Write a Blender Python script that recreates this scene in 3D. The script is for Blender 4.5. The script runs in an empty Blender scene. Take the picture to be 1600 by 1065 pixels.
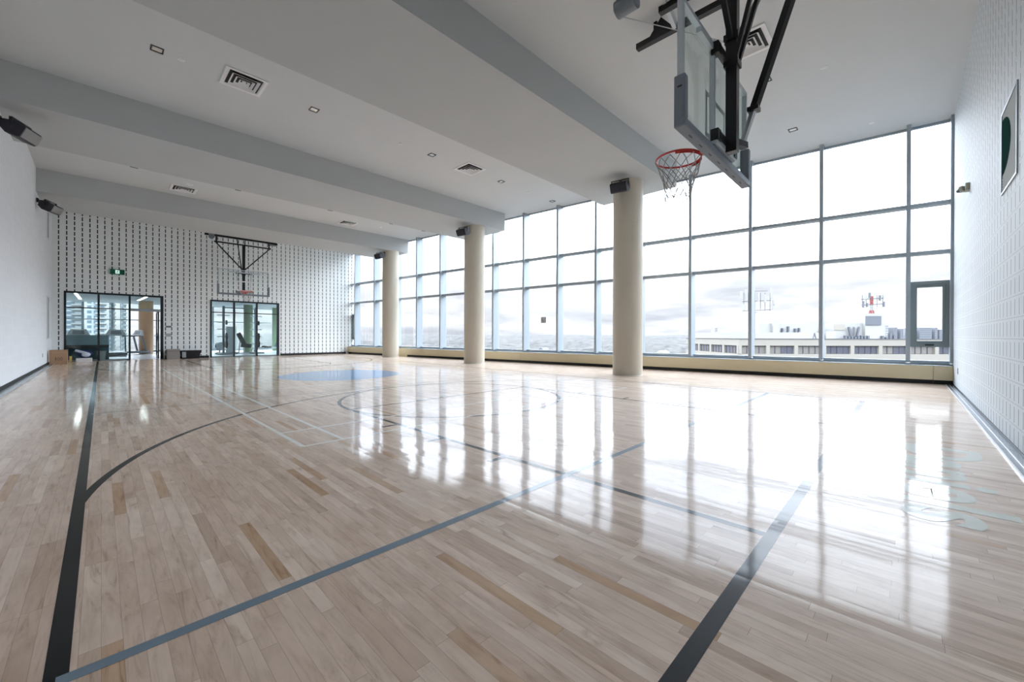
import bpy, bmesh, math, random
from mathutils import Vector, Matrix

S = bpy.context.scene
C = bpy.context.collection
PI = math.pi
random.seed(7)

# ------------------------------------------------------------------ camera
F_PX, YAW, PITCH, ROLL, SY = 628.72, 0.7958, -0.0027, 0.0023, -6.04
EYE = Vector((0, 0, 1.02))
cam_data = bpy.data.cameras.new('camera')
cam = bpy.data.objects.new('camera', cam_data)
C.objects.link(cam)
fwd = Vector((math.sin(YAW) * math.cos(PITCH), math.cos(YAW) * math.cos(PITCH), math.sin(PITCH)))
rgt0 = Vector((math.cos(YAW), -math.sin(YAW), 0))
up0 = rgt0.cross(fwd)
rgt = rgt0 * math.cos(ROLL) + up0 * math.sin(ROLL)
upv = -rgt0 * math.sin(ROLL) + up0 * math.cos(ROLL)
M3 = Matrix((rgt, upv, -fwd)).transposed()
cam.matrix_world = Matrix.Translation(EYE) @ M3.to_4x4()
cam_data.sensor_width = 36
cam_data.lens = F_PX / 1600 * 36
cam_data.shift_y = SY / 1600
cam_data.clip_start = 0.05
cam_data.clip_end = 12000
S.camera = cam

# ------------------------------------------------------------------ view, world, light
S.view_settings.view_transform = 'Standard'
S.view_settings.look = 'None'
S.view_settings.exposure = 3.25
S.view_settings.gamma = 1
S.view_settings.use_curve_mapping = False
SKY = 1.0


class NT:
    """small helper for building node trees"""
    def __init__(self, tree):
        self.t = tree; self.n = tree.nodes; self.l = tree.links
    def node(self, kind, **kw):
        nd = self.n.new(kind)
        for k, v in kw.items():
            setattr(nd, k, v)
        return nd
    def put(self, sock, v):
        if hasattr(v, 'is_linked') or isinstance(v, bpy.types.NodeSocket):
            self.l.new(v, sock)
        else:
            sock.default_value = v
    def math(self, op, a, b=None, c=None, clamp=False):
        nd = self.node('ShaderNodeMath', operation=op, use_clamp=clamp)
        self.put(nd.inputs[0], a)
        if b is not None: self.put(nd.inputs[1], b)
        if c is not None: self.put(nd.inputs[2], c)
        return nd.outputs[0]
    def mix(self, f, a, b):
        nd = self.node('ShaderNodeMix', data_type='RGBA')
        self.put(nd.inputs[0], f); self.put(nd.inputs[6], a); self.put(nd.inputs[7], b)
        return nd.outputs[2]
    def ramp(self, f, stops):
        nd = self.node('ShaderNodeValToRGB')
        self.put(nd.inputs[0], f)
        e = nd.color_ramp.elements
        while len(e) < len(stops): e.new(0.5)
        for i, (p, c) in enumerate(stops):
            e[i].position = p; e[i].color = (c[0], c[1], c[2], 1)
        return nd.outputs[0]
    def noise(self, vec, scale, detail=2, rough=0.5, dist=0.0):
        nd = self.node('ShaderNodeTexNoise')
        if vec is not None: self.l.new(vec, nd.inputs['Vector'])
        nd.inputs['Scale'].default_value = scale
        nd.inputs['Detail'].default_value = detail
        nd.inputs['Roughness'].default_value = rough
        nd.inputs['Distortion'].default_value = dist
        return nd.outputs[0]
    def white(self, vec):
        nd = self.node('ShaderNodeTexWhiteNoise', noise_dimensions='3D')
        self.l.new(vec, nd.inputs['Vector'])
        return nd.outputs[0], nd.outputs[1]
    def comb(self, x, y, z):
        nd = self.node('ShaderNodeCombineXYZ')
        self.put(nd.inputs[0], x); self.put(nd.inputs[1], y); self.put(nd.inputs[2], z)
        return nd.outputs[0]
    def sep(self, v):
        nd = self.node('ShaderNodeSeparateXYZ'); self.l.new(v, nd.inputs[0])
        return nd.outputs
    def pos(self):
        return self.node('ShaderNodeNewGeometry').outputs['Position']


world = bpy.data.worlds.new('world'); S.world = world
world.use_nodes = True
w = NT(world.node_tree); w.n.clear()
tc = w.node('ShaderNodeTexCoord').outputs['Generated']
sx, sy_, sz = w.sep(tc)
el = w.math('MAXIMUM', sz, 0.0)
# overcast sky: brighter towards the zenith, cloud banks stretched along the horizon
den = w.math('ADD', el, 0.12)
cv = w.comb(w.math('DIVIDE', sx, den), w.math('DIVIDE', sy_, den), w.math('MULTIPLY', el, 2.0))
c1 = w.noise(cv, 0.55, 6, 0.55, 0.6)
c2 = w.noise(cv, 2.2, 5, 0.6, 0.3)
cl = w.math('ADD', w.math('MULTIPLY', c1, 0.75), w.math('MULTIPLY', c2, 0.25))
cloud = w.ramp(cl, [(0.36, (0.70, 0.72, 0.80)), (0.46, (0.90, 0.91, 0.96)), (0.57, (1.16, 1.15, 1.17))])
lum = w.ramp(el, [(0.0, (0.110, 0.112, 0.115)), (0.10, (0.110, 0.112, 0.115)), (0.135, (0.15, 0.155, 0.16)), (0.165, (0.38, 0.40, 0.42)),
                  (0.22, (0.80, 0.87, 0.95)), (0.32, (0.98, 1.07, 1.18)), (0.55, (0.98, 1.08, 1.20)), (1.0, (0.92, 1.0, 1.12))])
mul = w.node('ShaderNodeMix', data_type='RGBA', blend_type='MULTIPLY')
mul.inputs[0].default_value = 1
w.l.new(cloud, mul.inputs[6]); w.l.new(lum, mul.inputs[7])
below = w.math('LESS_THAN', sz, -0.001)
skycol = w.mix(below, mul.outputs[2], (0.12, 0.12, 0.12, 1))
bg = w.node('ShaderNodeBackground'); w.l.new(skycol, bg.inputs[0]); bg.inputs[1].default_value = SKY
wo = w.node('ShaderNodeOutputWorld'); w.l.new(bg.outputs[0], wo.inputs[0])


# ------------------------------------------------------------------ materials
def mat(name, col, rough=0.5, metal=0.0, spec=0.5, emit=None, estr=0.0, ior=1.45, alpha=1.0):
    m = bpy.data.materials.new(name); m.use_nodes = True
    b = m.node_tree.nodes['Principled BSDF']
    b.inputs['Base Color'].default_value = (*col, 1)
    b.inputs['Roughness'].default_value = rough
    b.inputs['Metallic'].default_value = metal
    b.inputs['Specular IOR Level'].default_value = spec
    b.inputs['IOR'].default_value = ior
    b.inputs['Alpha'].default_value = alpha
    if emit:
        b.inputs['Emission Color'].default_value = (*emit, 1)
        b.inputs['Emission Strength'].default_value = estr
    return m


def noisy(name, col, var=0.06, scale=6.0, rough=0.6, metal=0.0, bump=0.0, bscale=60):
    m = mat(name, col, rough, metal)
    t = NT(m.node_tree); b = t.n['Principled BSDF']
    p = t.pos()
    n = t.noise(p, scale, 4, 0.6)
    lo = tuple(max(0, c * (1 - var)) for c in col) + (1,)
    hi = tuple(min(1, c * (1 + var)) for c in col) + (1,)
    t.l.new(t.mix(n, lo, hi), b.inputs['Base Color'])
    if bump:
        bn = t.node('ShaderNodeBump'); bn.inputs['Strength'].default_value = bump
        bn.inputs['Distance'].default_value = 0.004
        t.l.new(t.noise(p, bscale, 3, 0.6), bn.inputs['Height'])
        t.l.new(bn.outputs[0], b.inputs['Normal'])
    return m


def block_wall(name, axis, col, slot_shade, x_off=0.0, speck=0.10, joint=0.25, slot_w=0.022):
    """acoustic concrete block: a vertical slot every 0.2 m in every 0.2 m course"""
    m = mat(name, col, 0.65)
    t = NT(m.node_tree); b = t.n['Principled BSDF']
    p = t.pos(); o = t.sep(p)
    u = t.math('SUBTRACT', o[axis], x_off)
    fu = t.math('ABSOLUTE', t.math('SUBTRACT', t.math('FRACT', t.math('ADD', t.math('DIVIDE', u, 0.204), 0.5)), 0.5))
    fz = t.math('FRACT', t.math('DIVIDE', o[2], 0.2))
    s1 = t.math('LESS_THAN', fu, slot_w / 0.204 / 2)
    s2 = t.math('MULTIPLY', t.math('GREATER_THAN', fz, 0.13), t.math('LESS_THAN', fz, 0.87))
    slot = t.math('MULTIPLY', s1, s2)
    jz = t.math('LESS_THAN', t.math('ABSOLUTE', t.math('SUBTRACT', fz, 0.0)), 0.035)
    fm = t.math('FRACT', t.math('DIVIDE', u, 0.408))
    n = t.noise(p, 45, 3, 0.7)
    n2 = t.noise(p, 1.3, 3, 0.6)
    cell = t.comb(t.math('FLOOR', t.math('DIVIDE', u, 0.408)), t.math('FLOOR', t.math('DIVIDE', o[2], 0.2)), 0.0)
    wn, _ = t.white(cell)
    v = t.math('ADD', t.math('MULTIPLY', n, speck), t.math('ADD', t.math('MULTIPLY', wn, 0.035), t.math('MULTIPLY', n2, 0.04)))
    base = t.mix(v, (*[c * 1.04 for c in col], 1), (*[c * 0.30 for c in col], 1))
    base = t.mix(t.math('MULTIPLY', jz, joint), base, (*[c * 0.35 for c in col], 1))
    fin = t.mix(slot, base, (*slot_shade, 1))  # the shade inside the slot cavities is painted in as colour
    t.l.new(fin, b.inputs['Base Color'])
    h = t.math('SUBTRACT', t.math('SUBTRACT', t.math('MULTIPLY', n, 0.3), t.math('MULTIPLY', jz, 0.6)), slot)
    bn = t.node('ShaderNodeBump'); bn.inputs['Strength'].default_value = 0.5
    bn.inputs['Distance'].default_value = 0.004
    t.l.new(h, bn.inputs['Height']); t.l.new(bn.outputs[0], b.inputs['Normal'])
    return m


def floor_finish(t, b, p, base):
    """varnish shared by the boards and the painted lines: every strip lies at its own slight tilt"""
    o = t.sep(p)
    row = t.math('FLOOR', t.math('DIVIDE', o[0], PW))
    rv, _ = t.white(t.comb(row, 3.0, 0.0))
    shift = t.math('MULTIPLY', rv, 7.3)
    idx = t.math('FLOOR', t.math('DIVIDE', t.math('ADD', o[1], shift), 0.7))
    _, rc = t.white(t.comb(row, idx, 5.0))
    tilt = t.sep(rc)
    geo = t.node('ShaderNodeNewGeometry')
    nx = t.math('MULTIPLY', t.math('SUBTRACT', tilt[0], 0.5), 0.013)
    ny = t.math('MULTIPLY', t.math('SUBTRACT', tilt[1], 0.5), 0.005)
    wv = t.noise(t.comb(t.math('MULTIPLY', o[0], 0.9), t.math('MULTIPLY', o[1], 0.9), 0.0), 1.3, 2, 0.5)
    wv2 = t.noise(t.comb(t.math('MULTIPLY', o[0], 0.9), t.math('MULTIPLY', o[1], 0.9), 9.0), 1.3, 2, 0.5)
    nx = t.math('ADD', nx, t.math('MULTIPLY', t.math('SUBTRACT', wv, 0.5), 0.020))
    ny = t.math('ADD', ny, t.math('MULTIPLY', t.math('SUBTRACT', wv2, 0.5), 0.018))
    # cupping across each strip
    fx = t.math('SUBTRACT', t.math('FRACT', t.math('DIVIDE', o[0], PW)), 0.5)
    nx = t.math('ADD', nx, t.math('MULTIPLY', fx, 0.006))
    nv = t.node('ShaderNodeVectorMath', operation='NORMALIZE')
    t.l.new(t.comb(nx, ny, 1.0), nv.inputs[0])
    t.l.new(nv.outputs[0], b.inputs['Normal'])
    t.l.new(nv.outputs[0], b.inputs['Coat Normal'])
    b.inputs['Roughness'].default_value = 0.55
    b.inputs['Coat Weight'].default_value = 0.85
    b.inputs['Coat IOR'].default_value = 1.17
    b.inputs['Coat Roughness'].default_value = 0.075
    b.inputs['Specular IOR Level'].default_value = 0.15


PW = 0.0515


def wood_floor():
    m = mat('maple_boards', (0.5, 0.4, 0.3), 0.5)
    t = NT(m.node_tree); b = t.n['Principled BSDF']
    p = t.pos(); o = t.sep(p)
    row = t.math('FLOOR', t.math('DIVIDE', o[0], PW))
    rv, _ = t.white(t.comb(row, 3.0, 0.0))
    shift = t.math('MULTIPLY', rv, 7.3)
    yy = t.math('DIVIDE', t.math('ADD', o[1], shift), 0.7)
    idx = t.math('FLOOR', yy)
    pv, pc = t.white(t.comb(row, idx, 5.0))
    pv2, _ = t.white(t.comb(row, idx, 11.0))
    base = t.ramp(pv, [(0.0, (0.570, 0.431, 0.330)), (0.10, (0.644, 0.494, 0.386)), (0.35, (0.695, 0.546, 0.437)),
                       (0.70, (0.724, 0.581, 0.470)), (0.94, (0.787, 0.655, 0.543)), (0.975, (0.60, 0.42, 0.285)), (1.0, (0.54, 0.355, 0.215))])
    gv = t.comb(t.math('ADD', t.math('MULTIPLY', o[0], 14.0), t.math('MULTIPLY', pv2, 40.0)), t.math('MULTIPLY', o[1], 1.6), pv)
    g = t.noise(gv, 1.6, 5, 0.65, 1.4)
    g2 = t.noise(t.comb(t.math('MULTIPLY', o[0], 3.0), t.math('MULTIPLY', o[1], 1.2), pv2), 2.2, 3, 0.6, 0.5)
    grain = t.ramp(g, [(0.28, (0.62, 0.54, 0.48)), (0.40, (0.90, 0.87, 0.84)), (0.50, (1.0, 0.99, 0.98)), (0.7, (1.08, 1.08, 1.08))])
    mm = t.node('ShaderNodeMix', data_type='RGBA', blend_type='MULTIPLY'); mm.inputs[0].default_value = 0.9
    t.l.new(base, mm.inputs[6]); t.l.new(grain, mm.inputs[7])
    m2 = t.node('ShaderNodeMix', data_type='RGBA', blend_type='MULTIPLY'); m2.inputs[0].default_value = 0.6
    t.l.new(mm.outputs[2], m2.inputs[6]); t.l.new(t.ramp(g2, [(0.32, (0.78, 0.71, 0.65)), (0.48, (0.98, 0.97, 0.96)), (0.65, (1.10, 1.10, 1.10))]), m2.inputs[7])
    fx = t.math('FRACT', t.math('DIVIDE', o[0], PW))
    ex = t.math('LESS_THAN', t.math('MINIMUM', fx, t.math('SUBTRACT', 1.0, fx)), 0.018)
    fy = t.math('FRACT', yy)
    ey = t.math('LESS_THAN', fy, 0.0022)
    seam = t.math('MAXIMUM', t.math('MULTIPLY', ex, 0.35), t.math('MULTIPLY', ey, 0.6))
    fin = t.mix(seam, m2.outputs[2], (0.20, 0.12, 0.08, 1))
    t.l.new(fin, b.inputs['Base Color'])
    floor_finish(t, b, p, fin)
    return m


def floor_paint(name, col):
    m = mat(name, col, 0.5)
    t = NT(m.node_tree); b = t.n['Principled BSDF']
    p = t.pos()
    n = t.noise(p, 9, 4, 0.7)
    t.l.new(t.mix(n, (*[c * 0.85 for c in col], 1), (*[min(1, c * 1.15) for c in col], 1)), b.inputs['Base Color'])
    floor_finish(t, b, p, None)
    return m


def glass_mat(name, tint=(0.97, 0.99, 0.98), refl=1.0, rough=0.0):
    m = bpy.data.materials.new(name); m.use_nodes = True
    t = NT(m.node_tree); t.n.clear()
    tr = t.node('ShaderNodeBsdfTransparent'); tr.inputs[0].default_value = (*tint, 1)
    gl = t.node('ShaderNodeBsdfGlossy'); gl.inputs['Roughness'].default_value = rough
    fr = t.node('ShaderNodeFresnel'); fr.inputs[0].default_value = 1.45
    mx = t.node('ShaderNodeMixShader')
    t.l.new(t.math('MULTIPLY', fr.outputs[0], refl), mx.inputs[0])
    t.l.new(tr.outputs[0], mx.inputs[1]); t.l.new(gl.outputs[0], mx.inputs[2])
    out = t.node('ShaderNodeOutputMaterial'); t.l.new(mx.outputs[0], out.inputs[0])
    return m


MT = {}
MT['floor'] = wood_floor()
MT['line_black'] = floor_paint('black_court_paint', (0.006, 0.008, 0.008))
MT['line_grey'] = floor_paint('slate_blue_court_paint', (0.19, 0.25, 0.30))
MT['line_white'] = floor_paint('white_court_paint', (0.86, 0.84, 0.78))
MT['line_blue'] = floor_paint('blue_court_paint', (0.16, 0.33, 0.58))
MT['letter'] = floor_paint('pale_grey_green_paint', (0.64, 0.66, 0.58))
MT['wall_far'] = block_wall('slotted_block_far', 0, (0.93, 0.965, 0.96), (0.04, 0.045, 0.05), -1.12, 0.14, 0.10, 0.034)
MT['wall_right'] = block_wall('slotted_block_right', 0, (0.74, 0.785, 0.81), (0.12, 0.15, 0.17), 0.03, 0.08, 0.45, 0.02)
MT['wall_left'] = block_wall('slotted_block_left', 1, (0.90, 0.93, 0.965), (0.66, 0.69, 0.74), 0.0, 0.05, 0.10, 0.02)  # slot colour paler here: daylight reaching into the slots is painted in
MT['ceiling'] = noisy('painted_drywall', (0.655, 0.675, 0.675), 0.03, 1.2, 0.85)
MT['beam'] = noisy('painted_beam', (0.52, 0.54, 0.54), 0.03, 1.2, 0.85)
MT['column'] = noisy('beige_column_paint', (0.60, 0.555, 0.46), 0.05, 1.5, 0.55)
MT['cabinet'] = noisy('beige_cabinet_paint', (0.68, 0.60, 0.41), 0.04, 3, 0.45)
MT['black'] = mat('black_rubber', (0.012, 0.012, 0.014), 0.45)
MT['black_steel'] = mat('black_painted_steel', (0.012, 0.012, 0.014), 0.28)
MT['alu'] = mat('aluminium_frame', (0.36, 0.41, 0.45), 0.42, 0.3)
MT['alu_dark'] = mat('grey_green_frame', (0.23, 0.28, 0.29), 0.45, 0.2)
MT['frame_black'] = mat('black_storefront_frame', (0.012, 0.02, 0.024), 0.4)
MT['glass'] = glass_mat('window_glass', (0.985, 0.995, 0.99), 0.12)
MT['glass_int'] = glass_mat('storefront_glass', (0.90, 0.97, 0.965), 0.9)
MT['far_board_glass'] = glass_mat('far_backboard_glass', (0.97, 0.985, 0.985), 0.2)
MT['board_glass'] = glass_mat('backboard_glass', (0.91, 0.96, 0.955), 0.25)
MT['white'] = mat('white_enamel', (0.85, 0.85, 0.85), 0.5)
MT['silver'] = mat('brushed_silver', (0.72, 0.73, 0.75), 0.3, 0.9)
MT['pad'] = noisy('grey_foam_pad', (0.21, 0.24, 0.28), 0.08, 30, 0.55)
MT['board_frame'] = mat('board_frame_metal', (0.60, 0.66, 0.70), 0.35, 0.3)
MT['rim'] = mat('orange_red_rim', (0.62, 0.05, 0.035), 0.35)
MT['net'] = mat('white_net_cord_backlit', (0.42, 0.41, 0.40), 0.9)  # white cord; its backlit shade is put into the greyer colour
MT['speaker'] = mat('dark_speaker_plastic', (0.025, 0.025, 0.035), 0.5)
MT['speaker_grey'] = mat('grey_speaker_grille', (0.30, 0.30, 0.29), 0.5)
MT['cardboard'] = noisy('cardboard', (0.42, 0.26, 0.16), 0.1, 20, 0.8)
MT['carton_grey'] = noisy('grey_brown_carton', (0.30, 0.27, 0.26), 0.1, 20, 0.8)
MT['green_sign'] = mat('exit_green', (0.004, 0.035, 0.026), 0.4, emit=(0.0, 0.25, 0.14), estr=0.01)
MT['sign_white'] = mat('sign_white', (0.75, 0.9, 0.85), 0.5, emit=(0.6, 0.9, 0.8), estr=0.08)
MT['teal'] = mat('teal_laminate', (0.05, 0.13, 0.16), 0.12)
MT['teal_light'] = mat('pale_teal_panel', (0.28, 0.40, 0.46), 0.25)
MT['gym_floor'] = noisy('grey_gym_floor', (0.42, 0.44, 0.46), 0.1, 4, 0.35)
MT['mat_dark'] = noisy('dark_rubber_mat', (0.12, 0.14, 0.15), 0.1, 12, 0.6)
MT['tan'] = noisy('tan_column_paint', (0.52, 0.34, 0.20), 0.05, 3, 0.55)
MT['green_col'] = noisy('green_column_paint', (0.20, 0.27, 0.16), 0.05, 3, 0.55)
MT['gym_wall'] = noisy('gym_wall_paint', (0.75, 0.77, 0.77), 0.03, 2, 0.8)
MT['machine'] = mat('machine_grey', (0.20, 0.23, 0.26), 0.4)
MT['machine_lt'] = mat('machine_light_grey', (0.50, 0.54, 0.56), 0.4)
MT['chrome'] = mat('chrome', (0.8, 0.8, 0.82), 0.12, 1.0)
MT['strip'] = noisy('floor_edge_plate', (0.30, 0.33, 0.37), 0.35, 9, 0.22, 0.6)
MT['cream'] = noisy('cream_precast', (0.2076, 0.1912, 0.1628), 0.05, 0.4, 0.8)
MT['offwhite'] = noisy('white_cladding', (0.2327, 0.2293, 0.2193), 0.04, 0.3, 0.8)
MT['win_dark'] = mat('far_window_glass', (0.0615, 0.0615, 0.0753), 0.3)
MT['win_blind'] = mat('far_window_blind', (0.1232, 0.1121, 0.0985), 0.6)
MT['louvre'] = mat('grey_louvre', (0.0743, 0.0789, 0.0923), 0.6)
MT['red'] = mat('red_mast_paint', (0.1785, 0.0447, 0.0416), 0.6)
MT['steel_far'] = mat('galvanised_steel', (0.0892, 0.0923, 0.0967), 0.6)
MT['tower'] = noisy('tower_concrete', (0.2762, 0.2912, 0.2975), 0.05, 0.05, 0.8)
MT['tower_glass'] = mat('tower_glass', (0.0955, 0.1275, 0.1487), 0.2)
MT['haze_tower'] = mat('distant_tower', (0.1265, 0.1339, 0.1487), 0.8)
MT['blue_fabric'] = mat('navy_fabric', (0.03, 0.05, 0.16), 0.8)
MT['pale_fabric'] = mat('pale_blue_fabric', (0.62, 0.68, 0.80), 0.8)
MT['yellow'] = mat('yellow_tube', (0.75, 0.55, 0.18), 0.5)
MT['lamp'] = mat('lamp_diffuser', (0.80, 0.79, 0.76), 0.25, 0.7)
MT['tube'] = mat('linear_lamp', (0.9, 0.9, 0.9), 0.5, emit=(1, 1, 1), estr=1.0)
MT['panel_pale'] = mat('pale_wall_panel', (0.50, 0.53, 0.52), 0.95, 0.0, 0.1)
MT['dark_green'] = mat('dark_green_glass', (0.02, 0.06, 0.05), 1.0, 0.0, 0.0)
MT['slot_grey'] = mat('slot_panel_grey', (0.33, 0.35, 0.38), 0.5)
MT['sensor'] = mat('sensor_beige', (0.40, 0.40, 0.34), 0.5)


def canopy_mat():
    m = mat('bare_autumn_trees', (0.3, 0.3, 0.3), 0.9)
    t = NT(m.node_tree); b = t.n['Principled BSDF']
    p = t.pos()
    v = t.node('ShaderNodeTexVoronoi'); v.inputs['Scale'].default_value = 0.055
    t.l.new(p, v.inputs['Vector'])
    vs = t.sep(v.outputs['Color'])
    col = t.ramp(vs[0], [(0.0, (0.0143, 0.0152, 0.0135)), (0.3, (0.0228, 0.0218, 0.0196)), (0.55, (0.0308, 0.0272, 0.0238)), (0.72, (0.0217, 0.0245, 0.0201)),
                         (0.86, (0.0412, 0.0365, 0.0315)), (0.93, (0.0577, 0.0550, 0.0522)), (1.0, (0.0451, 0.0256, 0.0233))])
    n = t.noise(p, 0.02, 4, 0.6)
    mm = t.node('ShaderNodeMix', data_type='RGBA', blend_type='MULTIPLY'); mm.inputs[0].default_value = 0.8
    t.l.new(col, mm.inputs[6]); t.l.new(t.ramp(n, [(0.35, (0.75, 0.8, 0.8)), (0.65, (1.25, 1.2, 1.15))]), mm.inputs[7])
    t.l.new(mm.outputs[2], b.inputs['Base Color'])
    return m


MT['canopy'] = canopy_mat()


# ------------------------------------------------------------------ mesh helpers
class MB:
    def __init__(self): self.b = bmesh.new()
    def quad(self, pts):
        vs = [self.b.verts.new(p) for p in pts]
        self.b.faces.new(vs); return self
    def hexa(self, lo, hi):
        """lo, hi: four points each, same order"""
        a = [self.b.verts.new(p) for p in lo]; c = [self.b.verts.new(p) for p in hi]
        n = len(a)
        self.b.faces.new(a[::-1]); self.b.faces.new(c)
        for i in range(n):
            self.b.faces.new((a[i], a[(i + 1) % n], c[(i + 1) % n], c[i]))
        return self
    def box(self, x0, x1, y0, y1, z0, z1):
        return self.hexa([(x0, y0, z0), (x1, y0, z0), (x1, y1, z0), (x0, y1, z0)],
                         [(x0, y0, z1), (x1, y0, z1), (x1, y1, z1), (x0, y1, z1)])
    def prism(self, poly, z0, z1):
        return self.hexa([(x, y, z0) for x, y in poly], [(x, y, z1) for x, y in poly])
    def bar(self, a, b, w, h=None, up=(0, 0, 1)):
        a = Vector(a); b = Vector(b); h = h or w
        d = (b - a).normalized(); u = Vector(up)
        if abs(d.dot(u)) > 0.98: u = Vector((0, 1, 0))
        s = d.cross(u).normalized(); u = s.cross(d).normalized()
        s = s * w / 2; u = u * h / 2
        return self.hexa([a - s - u, a + s - u, a + s + u, a - s + u], [b - s - u, b + s - u, b + s + u, b - s + u])
    def tube(self, pts, r, n=10, closed=False, r2=None):
        pts = [Vector(p) for p in pts]; rings = []
        m = len(pts)
        prev = None
        for i, p in enumerate(pts):
            if closed:
                d = (pts[(i + 1) % m] - pts[i - 1]).normalized()
            else:
                d = (pts[min(i + 1, m - 1)] - pts[max(i - 1, 0)]).normalized()
            u = Vector((0, 0, 1)) if prev is None else prev
            if abs(d.dot(u)) > 0.95: u = Vector((1, 0, 0)) if abs(d.x) < .9 else Vector((0, 1, 0))
            s = d.cross(u).normalized(); u = s.cross(d).normalized(); prev = u
            rr = r if r2 is None else r + (r2 - r) * i / (m - 1)
            rings.append([self.b.verts.new(p + s * rr * math.cos(2 * PI * k / n) + u * rr * math.sin(2 * PI * k / n)) for k in range(n)])
        lim = m if closed else m - 1
        for i in range(lim):
            A, B = rings[i], rings[(i + 1) % m]
            for k in range(n):
                self.b.faces.new((A[k], A[(k + 1) % n], B[(k + 1) % n], B[k]))
        if not closed:
            self.b.faces.new(rings[0][::-1]); self.b.faces.new(rings[-1])
        return self
    def cyl(self, c, r, z0, z1, n=48, r1=None):
        r1 = r if r1 is None else r1
        return self.hexa([(c[0] + r * math.cos(2 * PI * k / n), c[1] + r * math.sin(2 * PI * k / n), z0) for k in range(n)],
                         [(c[0] + r1 * math.cos(2 * PI * k / n), c[1] + r1 * math.sin(2 * PI * k / n), z1) for k in range(n)])
    def ball(self, c, r, sx=1, sy=1, sz=1, n=16):
        ret = bmesh.ops.create_uvsphere(self.b, u_segments=n, v_segments=n // 2, radius=r)
        for v in ret['verts']:
            v.co = Vector((v.co.x * sx, v.co.y * sy, v.co.z * sz)) + Vector(c)
        return self
    def build(self, name, m, parent=None, smooth=False, bevel=0.0):
        bmesh.ops.recalc_face_normals(self.b, faces=self.b.faces)
        me = bpy.data.meshes.new(name)
        self.b.to_mesh(me); self.b.free()
        me.materials.append(m)
        if smooth:
            for f in me.polygons: f.use_smooth = True
            me.set_sharp_from_angle(angle=math.radians(40))
        o = bpy.data.objects.new(name, me); C.objects.link(o)
        if parent is not None:
            o.parent = parent
            o.matrix_parent_inverse = Matrix.Translation(-parent.location)
        if bevel:
            md = o.modifiers.new('bevel', 'BEVEL'); md.width = bevel; md.segments = 2; md.limit_method = 'ANGLE'
        return o


def tag(o, label=None, cat=None, group=None, kind=None):
    if label: o['label'] = label
    if cat: o['category'] = cat
    if group: o['group'] = group
    if kind: o['kind'] = kind
    return o


def empty(name, loc=(0, 0, 0), label=None, cat=None, group=None, kind=None):
    o = bpy.data.objects.new(name, None); C.objects.link(o)
    o.location = loc; o.empty_display_size = 0.1
    return tag(o, label, cat, group, kind)


def copy_tree(o, shift, parent=None, label=None):
    """copy a thing and its parts (parts keep their coordinates relative to the thing)"""
    c = o.copy(); C.objects.link(c)
    if parent is not None:
        c.parent = parent
    else:
        c.location = o.location + Vector(shift)
        if label: c['label'] = label
    for ch in list(o.children):
        copy_tree(ch, (0, 0, 0), c)
    return c


# ------------------------------------------------------------------ room numbers
YR, YF, XL, H, ZS = -0.7212, 22.8037, -1.2937, 5.765, 5.1055
KX = -0.11869
def WX(y, off=0.0): return 12.6357 + KX * (y - YR) + off
GL = 0.36                                     # glass plane behind the convector fronts

# ------------------------------------------------------------------ shell
m = MB(); m.prism([(XL - .3, YR - .3), (WX(YR - .3, .45), YR - .3), (WX(YF, .45), YF), (XL - .3, YF)], -0.2, 0)
floor = m.build('floor', MT['floor']); tag(floor, kind='structure')
m = MB(); m.prism([(XL - .3, YR - .3), (WX(YR - .3, .45), YR - .3), (WX(YF + .15, .45), YF + .15), (XL - .3, YF + .15)], H, H + .3)
ceiling = m.build('ceiling', MT['ceiling']); tag(ceiling, kind='structure')
m = MB(); m.box(XL - .3, XL, YR - .3, YF + .15, 0, H)
tag(m.build('wall_left', MT['wall_left']), kind='structure')
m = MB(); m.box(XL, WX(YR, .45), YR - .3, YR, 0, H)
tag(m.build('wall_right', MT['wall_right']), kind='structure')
# far wall around the two glazed openings
O1 = (-0.99, 1.87, 2.70); O2 = (3.50, 6.34, 2.66)
m = MB(); Y1 = YF + .15
m.box(XL, O1[0], YF, Y1, 0, H); m.box(O1[0], O1[1], YF, Y1, O1[2], H); m.box(O1[1], O2[0], YF, Y1, 0, H)
m.box(O2[0], O2[1], YF, Y1, O2[2], H); m.box(O2[1], WX(YF, GL), YF, Y1, 0, H)
tag(m.build('wall_far', MT['wall_far']), kind='structure')
# low wall under the windows
m = MB()
ya, yb = YR - .3, YF + .15
m.hexa([(WX(ya, GL - .06), ya, 0), (WX(ya, .45), ya, 0), (WX(yb, .45), yb, 0), (WX(yb, GL - .06), yb, 0)],
       [(WX(ya, GL - .06), ya, .43), (WX(ya, .45), ya, .43), (WX(yb, .45), yb, .43), (WX(yb, GL - .06), yb, .43)])
tag(m.build('wall_window_side', MT['gym_wall']), kind='structure')

# dropped beams
def beam(y0, y1, xe0, xe1):
    m = MB(); m.prism([(XL, y0), (xe0, y0), (xe1, y1), (XL, y1)], ZS, H + .01)
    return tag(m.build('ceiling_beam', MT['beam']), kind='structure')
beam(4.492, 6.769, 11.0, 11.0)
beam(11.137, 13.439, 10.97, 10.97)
beam(17.646, 19.93, 10.66, 10.38)

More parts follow.
